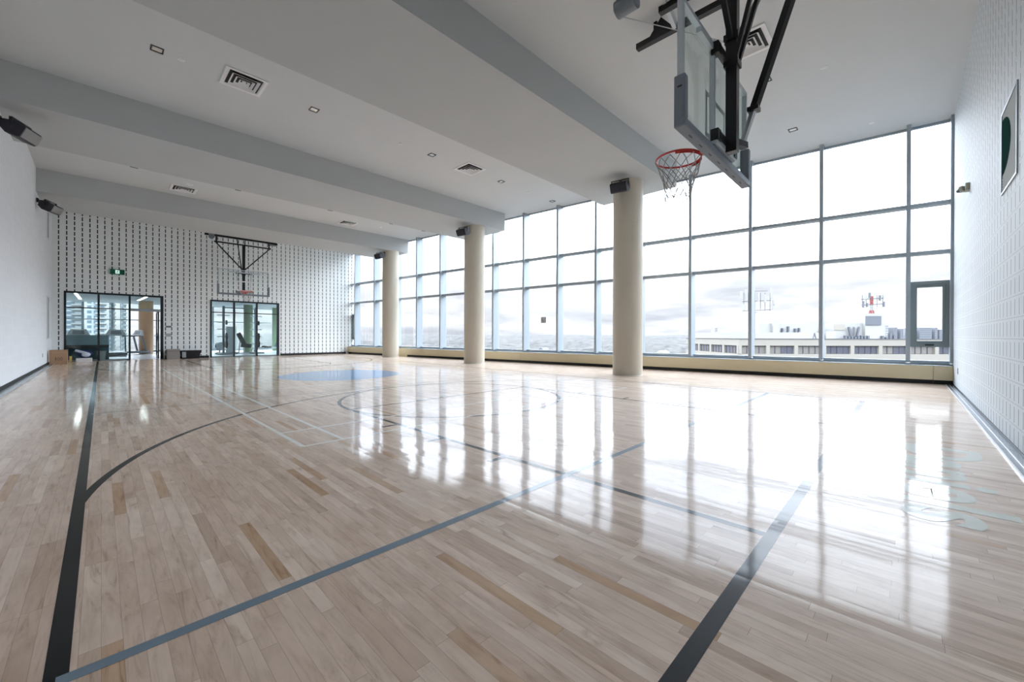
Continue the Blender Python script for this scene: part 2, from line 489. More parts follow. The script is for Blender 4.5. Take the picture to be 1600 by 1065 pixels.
# baseboards
m = MB(); m.box(O1[1] + .05, O2[0] - .05, YF - .014, YF, 0, .10); tag(m.build('baseboard_far', MT['black']), kind='structure')
m = MB(); m.box(O2[1] + .05, 9.75, YF - .014, YF, 0, .10); tag(m.build('baseboard_far', MT['black']), kind='structure')
m = MB(); m.box(XL, XL + .012, YR, YF, 0, .07); tag(m.build('baseboard_left', MT['black']), kind='structure')
m = MB(); m.box(XL + .17, WX(YR) - .0, YR, YR + .008, 0.0, .025); tag(m.build('baseboard_right', MT['black']), kind='structure')

# metal cover plates along the two block walls
def edge_plates(name, along, a0, a1, w0, w1, n):
    root = empty(name, kind='structure')
    st = (a1 - a0) / n
    for i in range(n):
        s, e = a0 + i * st + .004, a0 + (i + 1) * st - .004
        m = MB()
        if along == 'x': m.box(s, e, min(w0, w1), max(w0, w1), 0, .006)
        else: m.box(min(w0, w1), max(w0, w1), s, e, 0, .006)
        m.build('cover_plate', MT['strip'], root)
    m = MB()
    mid = (w0 + w1) / 2
    for q, hw, z in ((w1, .006, .016), (mid, .003, .011)):
        if along == 'x': m.box(a0, a1, q - hw, q + hw, 0, z)
        else: m.box(q - hw, q + hw, a0, a1, 0, z)
    m.build('edge_trim', MT['silver'], root)
edge_plates('trim_1', 'x', XL + .18, 12.55, YR + .01, YR + .115, 12)
edge_plates('trim_2', 'y', YR + .13, 22.6, XL + .014, XL + .16, 20)

# ------------------------------------------------------------------ curtain wall
MULL = [-0.71, -0.03, 1.51, 3.02, 4.54, 6.04, 7.54, 9.04, 10.55, 12.08, 13.65, 15.22, 16.87, 18.52, 20.35, 22.22, 22.93]
Z_SILL, Z_T2, Z_T1, Z_HEAD = .45, 2.89, 3.96, 5.74
MW, MD = .075, .28
def wbox(m, y0, y1, o0, o1, z0, z1):
    m.hexa([(WX(y0, o0), y0, z0), (WX(y0, o1), y0, z0), (WX(y1, o1), y1, z0), (WX(y1, o0), y1, z0)],
           [(WX(y0, o0), y0, z1), (WX(y0, o1), y0, z1), (WX(y1, o1), y1, z1), (WX(y1, o0), y1, z1)])
for i in range(len(MULL) - 1):
    y0, y1 = MULL[i], MULL[i + 1]
    a, b_ = y0 + MW / 2, y1 - MW / 2
    root = empty('window_%d' % (i + 1), kind='structure')
    m = MB(); wbox(m, y0 - MW / 2 if i else YR, a, GL - MD, GL + .05, Z_SILL, H); m.build('mullion', MT['alu'], root)
    if i == len(MULL) - 2:
        m = MB(); wbox(m, b_, YF if b_ < YF else b_ + .05, GL - MD, GL + .05, Z_SILL, H); m.build('mullion', MT['alu'], root)
        b_ = min(b_, YF - .01)
    zs = [Z_SILL, Z_T2, Z_T1, Z_HEAD]
    m = MB(); wbox(m, a, b_, GL - .10, GL + .03, Z_SILL - .02, Z_SILL + .045); m.build('window_sill', MT['alu'], root)
    m = MB(); wbox(m, a, b_, GL - .05, GL + .03, Z_HEAD - .02, H); m.build('head_rail', MT['alu'], root)
    for z in (Z_T2, Z_T1):
        m = MB(); wbox(m, a, b_, GL - .20, GL + .03, z - .04, z + .03); m.build('transom', MT['alu'], root)
    edge = i in (0, len(MULL) - 2)
    spans = [(Z_SILL + .045, .80), (2.26, Z_T2 - .035)] if edge else [(Z_SILL + .045, Z_T2 - .035)]
    spans += [(Z_T2 + .03, Z_T1 - .035), (Z_T1 + .03, Z_HEAD - .02)]
    for z0, z1 in spans:
        m = MB(); wbox(m, a, b_, GL, GL + .012, z0, z1); m.build('pane', MT['glass'], root)
    if edge:
        fr = MB()
        for (ya_, yb_, za, zb) in ((a, b_, .80, .87), (a, b_, 2.19, 2.26), (a, a + .055, .87, 2.19), (b_ - .055, b_, .87, 2.19)):
            wbox(fr, ya_, yb_, GL - .11, GL + .04, za, zb)
        sash = fr.build('sash_frame', MT['alu_dark'], root)
        fr = MB()
        for (ya_, yb_, za, zb) in ((a + .055, b_ - .055, .87, .93), (a + .055, b_ - .055, 2.13, 2.19), (a + .055, a + .105, .93, 2.13), (b_ - .105, b_ - .055, .93, 2.13)):
            wbox(fr, ya_, yb_, GL - .06, GL + .03, za, zb)
        fr.build('opening_sash', MT['alu_dark'], root)
        m = MB(); wbox(m, a + .105, b_ - .105, GL, GL + .012, .93, 2.13); m.build('pane', MT['glass'], root)
        m = MB(); wbox(m, (a + b_) / 2 - .07, (a + b_) / 2 + .07, GL - .14, GL - .11, .83, .86)
        wbox(m, (a + b_) / 2 - .01, (a + b_) / 2 + .05, GL - .16, GL - .14, .835, .85); m.build('crank_handle', MT['black'], root)

# notice stuck on one pane
m = MB(); yy = 9.83; wbox(m, yy - .11, yy + .11, GL - .004, GL - .001, 1.52, 1.74)
o = m.build('window_notice', MT['slot_grey'])
tag(o, 'small square grey notice stuck on the window glass left of the nearest column', 'notice')
m = MB()
for k in range(3): wbox(m, yy - .08, yy + .08 - .05 * (k % 2), GL - .007, GL - .004, 1.57 + .05 * k, 1.585 + .05 * k)
m.build('printed_lines', MT['panel_pale'], o)

# convector covers below the glass
covers = [(YR + .003, -.425, 'short end section of beige convector cover in the corner by the right wall'),
          (-.42, 10.6, 'long beige convector cover passing behind the nearest column'),
          (10.605, 17.55, 'beige convector cover running behind the middle column'),
          (18.35, 22.78, 'beige convector cover beyond the farthest column, ending at the far wall')]
for k, (y0, y1, lb) in enumerate(covers):
    r = empty('convector_cover', (WX((y0 + y1) / 2, .12), (y0 + y1) / 2, 0), lb, 'convector cover', 'convector covers under the windows')
    of = -.012 if k == 0 else 0
    m = MB(); wbox(m, y0, y1, of, GL - .062, .092, .395); m.build('front_panel', MT['cabinet'], r)
    m = MB(); wbox(m, y0, y1, of - .006, GL - .062, .395, .405); m.build('top_ledge', MT['alu'], r)
    m = MB(); wbox(m, y0, y1, .08, GL - .07, 0, .092); m.build('plinth', MT['black'], r)
m = MB(); wbox(m, 17.55, 18.35, .18, GL - .06, 0, .4); tag(m.build('trim_3', MT['cabinet']), kind='structure')

# ------------------------------------------------------------------ columns
for cx_, cy_ in ((9.83, 5.31), (9.84, 11.62), (9.86, 17.93)):
    r = empty('column', (cx_, cy_, 0), kind='structure')
    m = MB(); m.cyl((cx_, cy_), .385, 0, ZS, 64); m.build('shaft', MT['column'], r, smooth=True)
    m = MB(); m.cyl((cx_, cy_), .395, 0.001, .012, 64); m.build('base_ring', MT['white'], r)

# ------------------------------------------------------------------ storefronts in the far wall
def storefront(nm, x0, x1, ztop, mulls, ztr, door=False):
    root = empty(nm, kind='structure')
    yc0, yc1 = YF - .02, YF + .12
    m = MB()
    m.box(x0, x0 + .06, yc0, yc1, 0, ztop); m.box(x1 - .09, x1, yc0, yc1, 0, ztop); m.box(x0 + .06, x1 - .09, yc0, yc1, ztop - .07, ztop)
    m.build('window_frame', MT['frame_black'], root)
    for q in mulls:
        m = MB(); m.box(q - .03, q + .03, yc0, yc1, 0, ztop - .07); m.build('mullion', MT['frame_black'], root)
    xs = [x0 + .06] + [v for q in mulls for v in (q - .03, q + .03)] + [x1 - .09]
    for i in range(0, len(xs), 2):
        a, b_ = xs[i], xs[i + 1]
        last = door and i == len(xs) - 2
        m = MB()
        if last: m.box(a, b_, yc0 - .02, yc1, ztr - .06, ztr + .04)
        else: m.box(a, b_, yc0 + .03, yc1 - .03, ztr - .02, ztr + .02)
        m.build('transom', MT['alu'] if last else MT['frame_black'], root)
        m = MB(); m.box(a, b_, YF + .04, YF + .052, ztr + .04, ztop - .07); m.build('pane', MT['glass_int'], root)
        if not last:
            m = MB(); m.box(a, b_, YF + .04, YF + .052, .05, ztr - .02); m.build('pane', MT['glass_int'], root)
            m = MB(); m.box(a, b_, yc0 + .03, yc1 - .03, 0, .05); m.build('bottom_rail', MT['alu_dark'], root)
    return root
storefront('window_17', O2[0], O2[1], O2[2], (4.42, 5.36), 2.09)
storefront('window_18', O1[0], O1[1], O1[2], (-.07, .82), 2.08, True)
# open door leaf, hinged at the right jamb and swung into the gym
root = empty('door_1', kind='structure')
dx, dy0, dy1 = 1.74, YF + .06, YF + .92
m = MB()
m.box(dx - .045, dx, dy0, dy0 + .06, .02, 2.03); m.box(dx - .045, dx, dy1 - .06, dy1, .02, 2.03)
m.box(dx - .045, dx, dy0 + .06, dy1 - .06, .02, .14); m.box(dx - .045, dx, dy0 + .06, dy1 - .06, 1.95, 2.03)
m.build('door_frame', MT['frame_black'], root)
m = MB(); m.box(dx - .028, dx - .018, dy0 + .06, dy1 - .06, .14, 1.95); m.build('pane', MT['glass_int'], root)
m = MB(); m.bar((dx - .09, dy0 + .1, 1.0), (dx - .09, dy1 - .1, 1.0), .03); m.bar((dx - .045, dy0 + .12, 1.0), (dx - .1, dy0 + .12, 1.0), .02)
m.bar((dx - .045, dy1 - .12, 1.0), (dx - .1, dy1 - .12, 1.0), .02); m.build('door_handle', MT['silver'], root)

# ------------------------------------------------------------------ court markings
LIFT = .0003
def ring(c, r0, r1, a0, a1, n=96):
    m = MB()
    for i in range(n):
        p, q = a0 + (a1 - a0) * i / n, a0 + (a1 - a0) * (i + 1) / n
        m.quad([(c[0] + r0 * math.cos(p), c[1] + r0 * math.sin(p), 0), (c[0] + r1 * math.cos(p), c[1] + r1 * math.sin(p), 0),
                (c[0] + r1 * math.cos(q), c[1] + r1 * math.sin(q), 0), (c[0] + r0 * math.cos(q), c[1] + r0 * math.sin(q), 0)])
    return m
def flat(x0, x1, y0, y1):
    m = MB(); m.quad([(x0, y0, 0), (x1, y0, 0), (x1, y1, 0), (x0, y1, 0)]); return m
nz = [0]
def mark(m, name, mt, lift=None):
    o = m.build(name, MT[mt], floor); nz[0] += 1
    o.location.z = (LIFT + .00002 * nz[0]) if lift is None else lift
    return o
CXC, LW = 4.18, .05
XS0, XS1, YB0, YB1, YC = -.095, 8.45, .49, 20.60, 10.55
mark(flat(XS0 - .027, XS0 + .027, YB0 - .03, 22.3), 'court_line', 'line_black')
mark(flat(XS1 - LW / 2, XS1 + LW / 2, YB0 - .03, YB1), 'court_line', 'line_black')
mark(flat(XS0 + .027, XS1 - LW / 2, YB0 - .03, YB0 + .03), 'court_line', 'line_black')
mark(flat(XS0 + .027, XS1 - LW / 2, YB1 - .03, YB1), 'court_line', 'line_black')
for sgn, yb_ in ((1, YB0 + .03), (-1, YB1 - .03)):
    yf_ = yb_ + sgn * 4.96
    for xk in (2.40, 5.95):
        mark(flat(xk - LW / 2, xk + LW / 2, min(yb_, yf_), max(yb_, yf_)), 'lane_line', 'line_black')
        so = -1 if xk < 4 else 1
        for dd in (3.66, 2.78, 1.9):
            xo0, xo1 = sorted((xk + so * LW / 2, xk + so * .20))
            yk = yb_ + sgn * dd
            mark(flat(xo0, xo1, yk - .025, yk + .025), 'lane_mark', 'line_black')
    mark(flat(2.40 + LW / 2, 5.95 - LW / 2, yf_ - LW / 2, yf_ + LW / 2), 'free_throw_line', 'line_black')
    mark(ring((CXC, yf_), 1.78 - .025, 1.78 + .025, 0, 2 * PI), 'free_throw_circle', 'line_black')
    yc_ = 2.93 if sgn == 1 else YB1 + YB0 - 2.93
    a0 = math.asin(0.35 / 4.33)
    if sgn == 1: mark(ring((CXC, yc_), 4.32 - .026, 4.32 + .026, .150, PI - .150, 160), 'three_point_arc', 'line_black')
    else: mark(ring((CXC, yc_), 4.32 - .026, 4.32 + .026, PI + .150, 2 * PI - .150, 160), 'three_point_arc', 'line_black')
m = MB(); m.b.faces.new([m.b.verts.new((4.40 + 1.45 * math.cos(2 * PI * k / 96), YC + 1.45 * math.sin(2 * PI * k / 96), 0)) for k in range(96)])
mark(m, 'centre_circle', 'line_blue')
mark(flat(XS0, XS1, 1.755, 1.805), 'volleyball_line', 'line_grey')
mark(flat(XS0, 2.94, YC - .27 - .02, YC - .27 + .02), 'centre_line', 'line_grey')
mark(flat(XS0, XS1, 7.50, 7.53), 'attack_line', 'line_grey')
for xk in (1.30, 1.67, 6.92, 7.30):
    mark(flat(xk - .02, xk + .02, 3.96, 17.1), 'badminton_line', 'line_white')
for yk in (3.96, 4.66, 8.6, 12.5, 16.4, 17.1):
    mark(flat(1.30, 7.30, yk - .02, yk + .02), 'badminton_line', 'line_white')

# lettering painted on the floor beside the right wall, read from the court side
fc = bpy.data.curves.new('floor_lettering', 'FONT'); fc.body = 'Daniels'
fc.size = .66; fc.space_character = 1.02; fc.offset = .016
ft = bpy.data.objects.new('floor_lettering_source', fc); C.objects.link(ft)
bpy.context.view_layer.update()
me = bpy.data.meshes.new_from_object(ft.evaluated_get(bpy.context.evaluated_depsgraph_get()))
bpy.data.objects.remove(ft)
xs_ = [v.co.x for v in me.vertices]; wid = max(xs_) - min(xs_)
for v in me.vertices:
    lx = (v.co.x - min(xs_)) / wid * 2.20
    ly = v.co.y
    v.co = Vector((5.42 - lx, -.005 - ly * .985, 0))
me.materials.clear(); me.materials.append(MT['letter'])
lt = bpy.data.objects.new('floor_lettering', me); C.objects.link(lt); lt.parent = floor; lt.location.z = .0002 + LIFT + .00002 * nz[0]
for p in me.polygons:
    if p.normal.z < 0: p.flip()

# ------------------------------------------------------------------ ceiling fittings
def downlight(x, y, label):
    r = empty('downlight', (x, y, H), label, 'downlight', 'recessed ceiling lamps')
    s = .085
    m = MB()
    for a in (m,):
        a.box(x - s, x + s, y - s, y - s + .02, H - .012, H); a.box(x - s, x + s, y + s - .02, y + s, H - .012, H)
        a.box(x - s, x - s + .02, y - s + .02, y + s - .02, H - .012, H); a.box(x + s - .02, x + s, y - s + .02, y + s - .02, H - .012, H)
    m.build('trim_ring', MT['black_steel'], r)
    m = MB(); q = s - .02
    m.hexa([(x - q, y - q, H - .006), (x + q, y - q, H - .006), (x + q, y + q, H - .006), (x - q, y + q, H - .006)],
           [(x - q * .5, y - q * .5, H - .001), (x + q * .5, y - q * .5, H - .001), (x + q * .5, y + q * .5, H - .001), (x - q * .5, y + q * .5, H - .001)])
    m.build('reflector', MT['lamp'], r)
    return r
rowsY = ((1.87, 'in the nearest ceiling bay'), (8.9, 'behind the nearest beam'), (15.55, 'behind the middle beam'))
colsX = ((.65, 'leftmost'), (3.13, 'second from left'), (6.07, 'third from left'), (8.6, 'fourth from left'), (11.1, 'nearest the windows'))
for y, ly in rowsY:
    for x, lx in colsX:
        if y > 15 and x > 10.5: x = 10.2
        if y < 3 and x < 8: continue
        downlight(x, y, 'square recessed lamp %s, %s' % (ly, lx))

def diffuser(x, y, label):
    r = empty('air_diffuser', (x, y, H), label, 'air vent', 'square ceiling air vents')
    s = .33
    def sq(a, z0, b_, z1, m):
        P0 = [(x - a, y - a, z0), (x + a, y - a, z0), (x + a, y + a, z0), (x - a, y + a, z0)]
        P1 = [(x - b_, y - b_, z1), (x + b_, y - b_, z1), (x + b_, y + b_, z1), (x - b_, y + b_, z1)]
        for i in range(4): m.quad([P0[i], P0[(i + 1) % 4], P1[(i + 1) % 4], P1[i]])
    m = MB(); m.box(x - s + .03, x + s - .03, y - s + .03, y + s - .03, H - .006, H); m.build('backing', MT['black'], r)
    m = MB(); sq(s, H - .002, s, H - .022, m); sq(s, H - .022, s - .05, H - .022, m); sq(s - .05, H - .022, s - .07, H - .008, m)
    m.build('frame', MT['white'], r)
    for k, a in enumerate((.195, .125, .060)):
        m = MB(); sq(a + .026, H - .040, a - .010, H - .008, m); sq(a + .026, H - .040, a + .020, H - .040, m)
        m.build('louvre', MT['white'], r)
    m = MB(); m.box(x - .03, x + .03, y - .03, y + .03, H - .03, H - .012); m.build('core', MT['white'], r)
    return r
for x, y, lb in ((1.87, 8.86, 'large square air vent between the first two beams, left half'), (7.33, 8.86, 'square air vent between the first two beams, toward the windows'),
                 (1.87, 16.75, 'square air vent beside the farthest beam, left half'), (7.27, 16.8, 'square air vent beside the farthest beam, toward the windows'),
                 (7.33, 1.87, 'square air vent partly hidden behind the near hoop mast')):
    diffuser(x, y, lb)

def disc(name, x, y, r0, label, cat, big=False):
    r = empty(name, (x, y, H), label, cat, 'small round ceiling fittings')
    m = MB(); m.cyl((x, y), r0, H - .010, H, 20); m.build('cover_plate', MT['white'], r, smooth=True)
    m = MB(); m.cyl((x, y), r0 * .5, H - (.04 if big else .022), H - .010, 16, r0 * .62); m.build('cap', MT['white'], r, smooth=True)
for x, y, lb in ((.97, 8.93, 'white round sprinkler cover beside the large square vent'), (6.12, 6.95, 'white round sprinkler cover just behind the nearest beam'),
                 (5.17, 8.93, 'white round sprinkler cover between the second and third lamps of the first row'), (9.85, 8.93, 'white round sprinkler cover near the windows, first row'),
                 (.78, 14.21, 'white round sprinkler cover just behind the middle beam, by the left wall'), (.95, 15.25, 'white round sprinkler cover beside the leftmost far lamp'),
                 (.79, 21.73, 'white round sprinkler cover in the last bay above the glazed doorway'), (8.91, 1.05, 'white round sprinkler cover right of the near hoop brace'),
                 (11.95, .56, 'white round sprinkler cover close to the near window corner')):
    disc('sprinkler', x, y, .05, lb, 'sprinkler')
for x, y, lb in ((1.95, 16.1, 'white smoke detector beside the far left air vent'), (8.5, 16.38, 'white smoke detector near the far right air vent')):
    disc('smoke_detector', x, y, .09, lb, 'smoke detector', True)

# ------------------------------------------------------------------ loudspeakers
def loudspeaker(anchor, body, facing, label, grille=None):
    """wedge cabinet in a U bracket; facing = horizontal unit vector the front points along"""
    f = Vector((facing[0], facing[1], 0)).normalized(); s = Vector((-f.y, f.x, 0)); u = Vector((0, 0, 1))
    t_ = math.radians(-24)
    f2 = f * math.cos(t_) + u * math.sin(t_); u2 = -f * math.sin(t_) + u * math.cos(t_)
    b0 = Vector(body)
    r = empty('loudspeaker', b0, label, 'loudspeaker', 'wall and column loudspeakers')
    prof = [(-.16, -.06), (-.16, .06), (-.04, .13), (.13, .12), (.16, .09), (.16, -.09), (.13, -.12), (-.04, -.13)]
    W = .21
    m = MB(); m.hexa([b0 - s * W + f2 * a + u2 * c for a, c in prof], [b0 + s * W + f2 * a + u2 * c for a, c in prof])
    m.build('cabinet', MT['speaker'], r, bevel=.008)
    m = MB()
    m.hexa([b0 + f2 * .161 + s * a + u2 * c for a, c in ((-W + .01, -.095), (W - .01, -.095), (W - .01, .095), (-W + .01, .095))],
           [b0 + f2 * .170 + s * a + u2 * c for a, c in ((-W + .015, -.085), (W - .015, -.085), (W - .015, .085), (-W + .015, .085))])
    m.build('grille', grille or MT['speaker'], r)
    a = Vector(anchor)
    top = b0 + u * .17
    m = MB()
    m.bar(b0 + s * (W + .012), b0 + s * (W + .012) + u * .17, .012, .045, up=f); m.bar(b0 - s * (W + .012), b0 - s * (W + .012) + u * .17, .012, .045, up=f)
    m.bar(b0 - s * (W + .018) + u * .17, b0 + s * (W + .018) + u * .17, .045, .012)
    m.bar(top, (a.x, a.y, top.z), .04, .03); m.bar((a.x, a.y, top.z - .06), (a.x, a.y, top.z + .06), .09, .03, up=f)
    m.build('mounting_bracket', MT['black_steel'], r)
d3 = Vector((-.80, -.15, 0)).normalized()
for (cx_, cy_), lb in (((9.83, 5.31), 'dark loudspeaker near the top of the nearest column'), ((9.84, 11.62), 'dark loudspeaker near the top of the middle column'),
                       ((9.86, 17.93), 'dark loudspeaker near the top of the farthest column')):
    c0 = Vector((cx_, cy_, 4.80))
    loudspeaker(c0 + d3 * .385, c0 + d3 * .64, d3, lb)
for y0, lb in ((11.55, 'dark loudspeaker high on the left wall, the nearer one'), (17.75, 'dark loudspeaker high on the left wall, the farther one')):
    loudspeaker((XL + .02, y0, 4.72), (XL + .27, y0 - .05, 4.70), (1, -.45), lb, MT['speaker_grey'])

# ------------------------------------------------------------------ basketball hoops
def hoop(cx_, yface, sgn, label, near=True, mount_y=None):
    """sgn +1: the board faces +Y"""
    zr = 2.95
    r = empty('basketball_hoop', (cx_, yface, H), label, 'basketball hoop')
    W, zb0, zb1 = .96, zr - .13, zr + .95
    Y = lambda d: yface + sgn * d
    def bx(m, x0, x1, d0, d1, z0, z1):
        a, b_ = sorted((Y(d0), Y(d1))); m.box(x0, x1, a, b_, z0, z1)
    m = MB(); bx(m, cx_ - W + .03, cx_ + W - .03, -.014, -.002, zb0 + .03, zb1 - .03)
    board = m.build('backboard', MT['board_glass' if near else 'far_board_glass'], r)
    m = MB()
    for a in ((cx_ - W, cx_ + W, zb0, zb0 + .035), (cx_ - W, cx_ + W, zb1 - .035, zb1), (cx_ - W, cx_ - W + .035, zb0 + .035, zb1 - .035), (cx_ + W - .035, cx_ + W, zb0 + .035, zb1 - .035)):
        bx(m, a[0], a[1], -.045, .004, a[2], a[3])
    m.build('edge_frame', MT['board_frame'], board)
    # white target square
    m = MB(); q = .295
    for a in ((cx_ - q, cx_ + q, zr + .02, zr + .07), (cx_ - q, cx_ + q, zr + .42, zr + .47), (cx_ - q, cx_ - q + .05, zr + .07, zr + .42), (cx_ + q - .05, cx_ + q, zr + .07, zr + .42)):
        bx(m, a[0], a[1], -.001, .002, a[2], a[3])
    m.build('target_square', MT['white'], board)
    # edge padding: bottom and lower sides
    m = MB(); P_ = .03
    bx(m, cx_ - W - P_, cx_ + W + P_, -.075, .022, zb0 - P_, zb0 + .045)
    pad = m.build('edge_padding', MT['pad'], r, bevel=.012)
    m = MB(); bx(m, cx_ - W - P_, cx_ - W + .045, -.075, .022, zb0 + .03, zb0 + .41); m.build('side_padding', MT['pad'], pad, bevel=.012)
    m = MB(); bx(m, cx_ + W - .045, cx_ + W + P_, -.075, .022, zb0 + .03, zb0 + .41); m.build('side_padding', MT['pad'], pad, bevel=.012)
    m = MB()
    m.b.free()
    for k in range(7):
        xx = cx_ - .75 + .25 * k
        m = MB(); bx(m, xx - .035, xx + .035, -.035, -.025, zb0 - P_ - .002, zb0 - P_ + .001); m.build('pad_slot', MT['black'], pad)
    m = MB(); bx(m, cx_ - W - P_ - .002, cx_ - W - P_ + .001, -.05, -.01, zb0 + .30, zb0 + .315); m.build('pad_slot', MT['black'], pad)
    # board bracing: two uprights and cross rails behind the glass
    m = MB()
    for dx in (-.26, .26): bx(m, cx_ + dx - .02, cx_ + dx + .02, -.075, -.03, zb0 + .05, zb1 - .03)
    bx(m, cx_ - .62, cx_ + .62, -.075, -.03, zb1 - .13, zb1 - .08)
    bx(m, cx_ - .30, cx_ + .30, -.11, -.05, zr - .08, zr + .02)
    m.build('board_brackets', MT['board_frame'], r)
    for zc in (zr, zb1 - .12):
        m = MB()
        for dx in (-.26, .26): bx(m, cx_ + dx - .045, cx_ + dx + .045, -.12, -.05, zc - .055, zc + .055)
        m.bar((cx_ - .25, Y(-.10), zc), (cx_ + .25, Y(-.10), zc), .05, .07)
        m.build('mounting_clamp', MT['black_steel'], r)
    # rim, bracket, net
    R = .2286; rc = (cx_, Y(.15 + R), zr)
    m = MB(); m.tube([(rc[0] + R * math.cos(2 * PI * k / 40), rc[1] + R * math.sin(2 * PI * k / 40), zr) for k in range(40)], .010, 10, closed=True)
    rim = m.build('rim', MT['rim'], r, smooth=True)
    m = MB()
    n = 14                                        # breakaway flange that wraps the back of the ring
    for i in range(n):
        p, q = -PI * .92 + PI * .84 * i / n, -PI * .92 + PI * .84 * (i + 1) / n
        p, q = p * sgn, q * sgn
        Ro = R + .004
        m.quad([(rc[0] + Ro * math.cos(p), rc[1] + Ro * math.sin(p), zr - .035), (rc[0] + Ro * math.cos(q), rc[1] + Ro * math.sin(q), zr - .035),
                (rc[0] + Ro * math.cos(q), rc[1] + Ro * math.sin(q), zr + .004), (rc[0] + Ro * math.cos(p), rc[1] + Ro * math.sin(p), zr + .004)])
    bx(m, cx_ - .10, cx_ + .10, .0, .014, zr - .11, zr + .02)
    m.hexa([(cx_ - .09, Y(.014), zr - .03), (cx_ + .09, Y(.014), zr - .03), (cx_ + .05, Y(.17), zr - .012), (cx_ - .05, Y(.17), zr - .012)],
           [(cx_ - .09, Y(.014), zr - .005), (cx_ + .09, Y(.014), zr - .005), (cx_ + .05, Y(.17), zr + .004), (cx_ - .05, Y(.17), zr + .004)])
    m.build('rim_bracket', MT['rim'], rim)
    m = MB()
    K, Lv = 12, 6
    def npnt(a, l):
        f_ = l / Lv
        rad = R * (1 - f_) ** 1.3 * 1.0 + .125 * (1 - (1 - f_) ** 1.3) + .012 * math.sin(5 * a + l)
        ang = 2 * PI * (a + (.5 if l % 2 else 0)) / K
        return (rc[0] + rad * math.cos(ang), rc[1] + rad * math.sin(ang), zr - .012 - .43 * f_ + .01 * math.sin(3 * a))
    rr = .0042
    for l in range(Lv):
        for a in range(K):
            p = npnt(a, l)
            if l % 2 == 0: qs = (npnt(a, l + 1), npnt((a - 1), l + 1))
            else: qs = (npnt(a, l + 1), npnt(a + 1, l + 1))
            for q in qs:
                m.tube([p, q], rr, 5)
    m.build('net', MT['net'], r)
    # mast
    ym = Y(-.155); zt = 5.04
    m = MB(); m.bar((cx_, ym, zr - .10), (cx_, ym, zt), .10, .10, up=(0, 1, 0)); mast = m.build('mast', MT['black_steel'], r, bevel=.006)
    for z in (3.98, 3.72):
        m = MB(); m.box(cx_ - .065, cx_ + .065, ym - .065, ym + .065, z - .03, z + .03); m.build('mast_collar', MT['black_steel'], mast)
    # hanging bar and V braces
    m = MB(); m.bar((cx_ - 1.08, ym, zt), (cx_ + 1.08, ym, zt), .055); m.build('swing_bar', MT['black_steel'], r)
    for s_ in (-1, 1):
        m = MB(); m.bar((cx_ + s_ * .06, ym, 3.96), (cx_ + s_ * 1.04, ym, zt), .045, up=(0, 1, 0)); m.build('diagonal_brace', MT['black_steel'], r)
    for s_ in (-1, 1):
        m = MB(); m.bar((cx_ + s_ * .045, ym - sgn * .04, 3.75), (cx_ + s_ * .17, ym - sgn * .55, H - .16), .035, up=(0, 1, 0)); m.build('inner_strut', MT['black_steel'], r)
    return r, ym, zt

# near hoop
r, ym, zt = hoop(4.40, 1.40, 1, 'near basketball hoop with glass backboard, hung from the ceiling by a black mast')
root_near = r
HN = H
for xr, y0, y1 in ((5.87, -.45, 3.02), (5.43, -.45, 2.46), (3.0, -.45, 3.02)):
    m = MB(); m.bar((xr, y0, H - .24), (xr, y1, H - .24), .085, .085); rail = m.build('ceiling_rail', MT['black_steel'], r)
    for yy in (y0 + .25, (y0 + y1) / 2, y1 - .3):
        m = MB(); m.bar((xr, yy, H - .2), (xr, yy, H), .05, .05); m.build('rail_hanger', MT['black_steel'], rail)
for yy in (ym, ym - 1.2):
    m = MB(); m.bar((2.9, yy, H - .15), (5.97, yy, H - .15), .08); m.build('cross_rail', MT['black_steel'], r)
for s_ in (-1, 1):
    m = MB(); m.bar((4.40 + s_ * 1.0, ym, zt), (4.40 + s_ * 1.0, ym, H - .19), .06); m.build('bar_hanger', MT['black_steel'], r)
# rear telescoping brace
A = Vector((4.62, 1.22, 2.98)); B = Vector((4.42, .52, 4.85)); mid = A + (B - A) * .17
m = MB(); m.bar(A, mid, .042); br = m.build('brace_sleeve', MT['silver'], r)
m = MB(); m.bar(mid, B + (B - A) * .30, .062); rb = m.build('rear_brace', MT['black_steel'], r)
m = MB(); m.box(mid.x - .05, mid.x + .05, mid.y - .05, mid.y + .05, mid.z - .02, mid.z + .02); m.bar(mid, mid + Vector((.12, -.02, .02)), .018); m.build('locking_clamp', MT['black_steel'], rb)
m = MB(); m.bar((4.46, 1.24, 2.97), (4.66, 1.20, 2.99), .07, .06); m.build('brace_bracket', MT['black_steel'], br)
# winch, cable, gusset and strut
wc = Vector((4.98, 2.72, H - .26))
m = MB(); m.tube([wc + Vector((0, -.14, 0)), wc + Vector((0, .14, 0))], .11, 20); m.box(wc.x - .13, wc.x + .13, wc.y - .1, wc.y + .1, wc.z + .06, H)
wn = m.build('winch', MT['machine'], r)
m = MB(); m.tube([wc + Vector((0, .14, 0)), wc + Vector((0, .18, 0))], .05, 14); m.build('winch_drum', MT['silver'], wn)
m = MB(); m.tube([wc + Vector((0, .16, -.05)), (4.40, ym + .06, 3.98)], .006, 6); m.build('hoist_cable', MT['silver'], r)
m = MB(); m.bar((5.05, 2.35, H - .05), (5.80, 2.40, H - .26), .05, .12); m.build('cross_strut', MT['board_frame'], r)
m = MB()
gx = 5.83
m.hexa([(gx - .008, 2.86, H - .28), (gx - .008, 2.40, H - .28), (gx - .008, 2.62, H)], [(gx + .008, 2.86, H - .28), (gx + .008, 2.40, H - .28), (gx + .008, 2.62, H)])
m.build('gusset', MT['black_steel'], r)

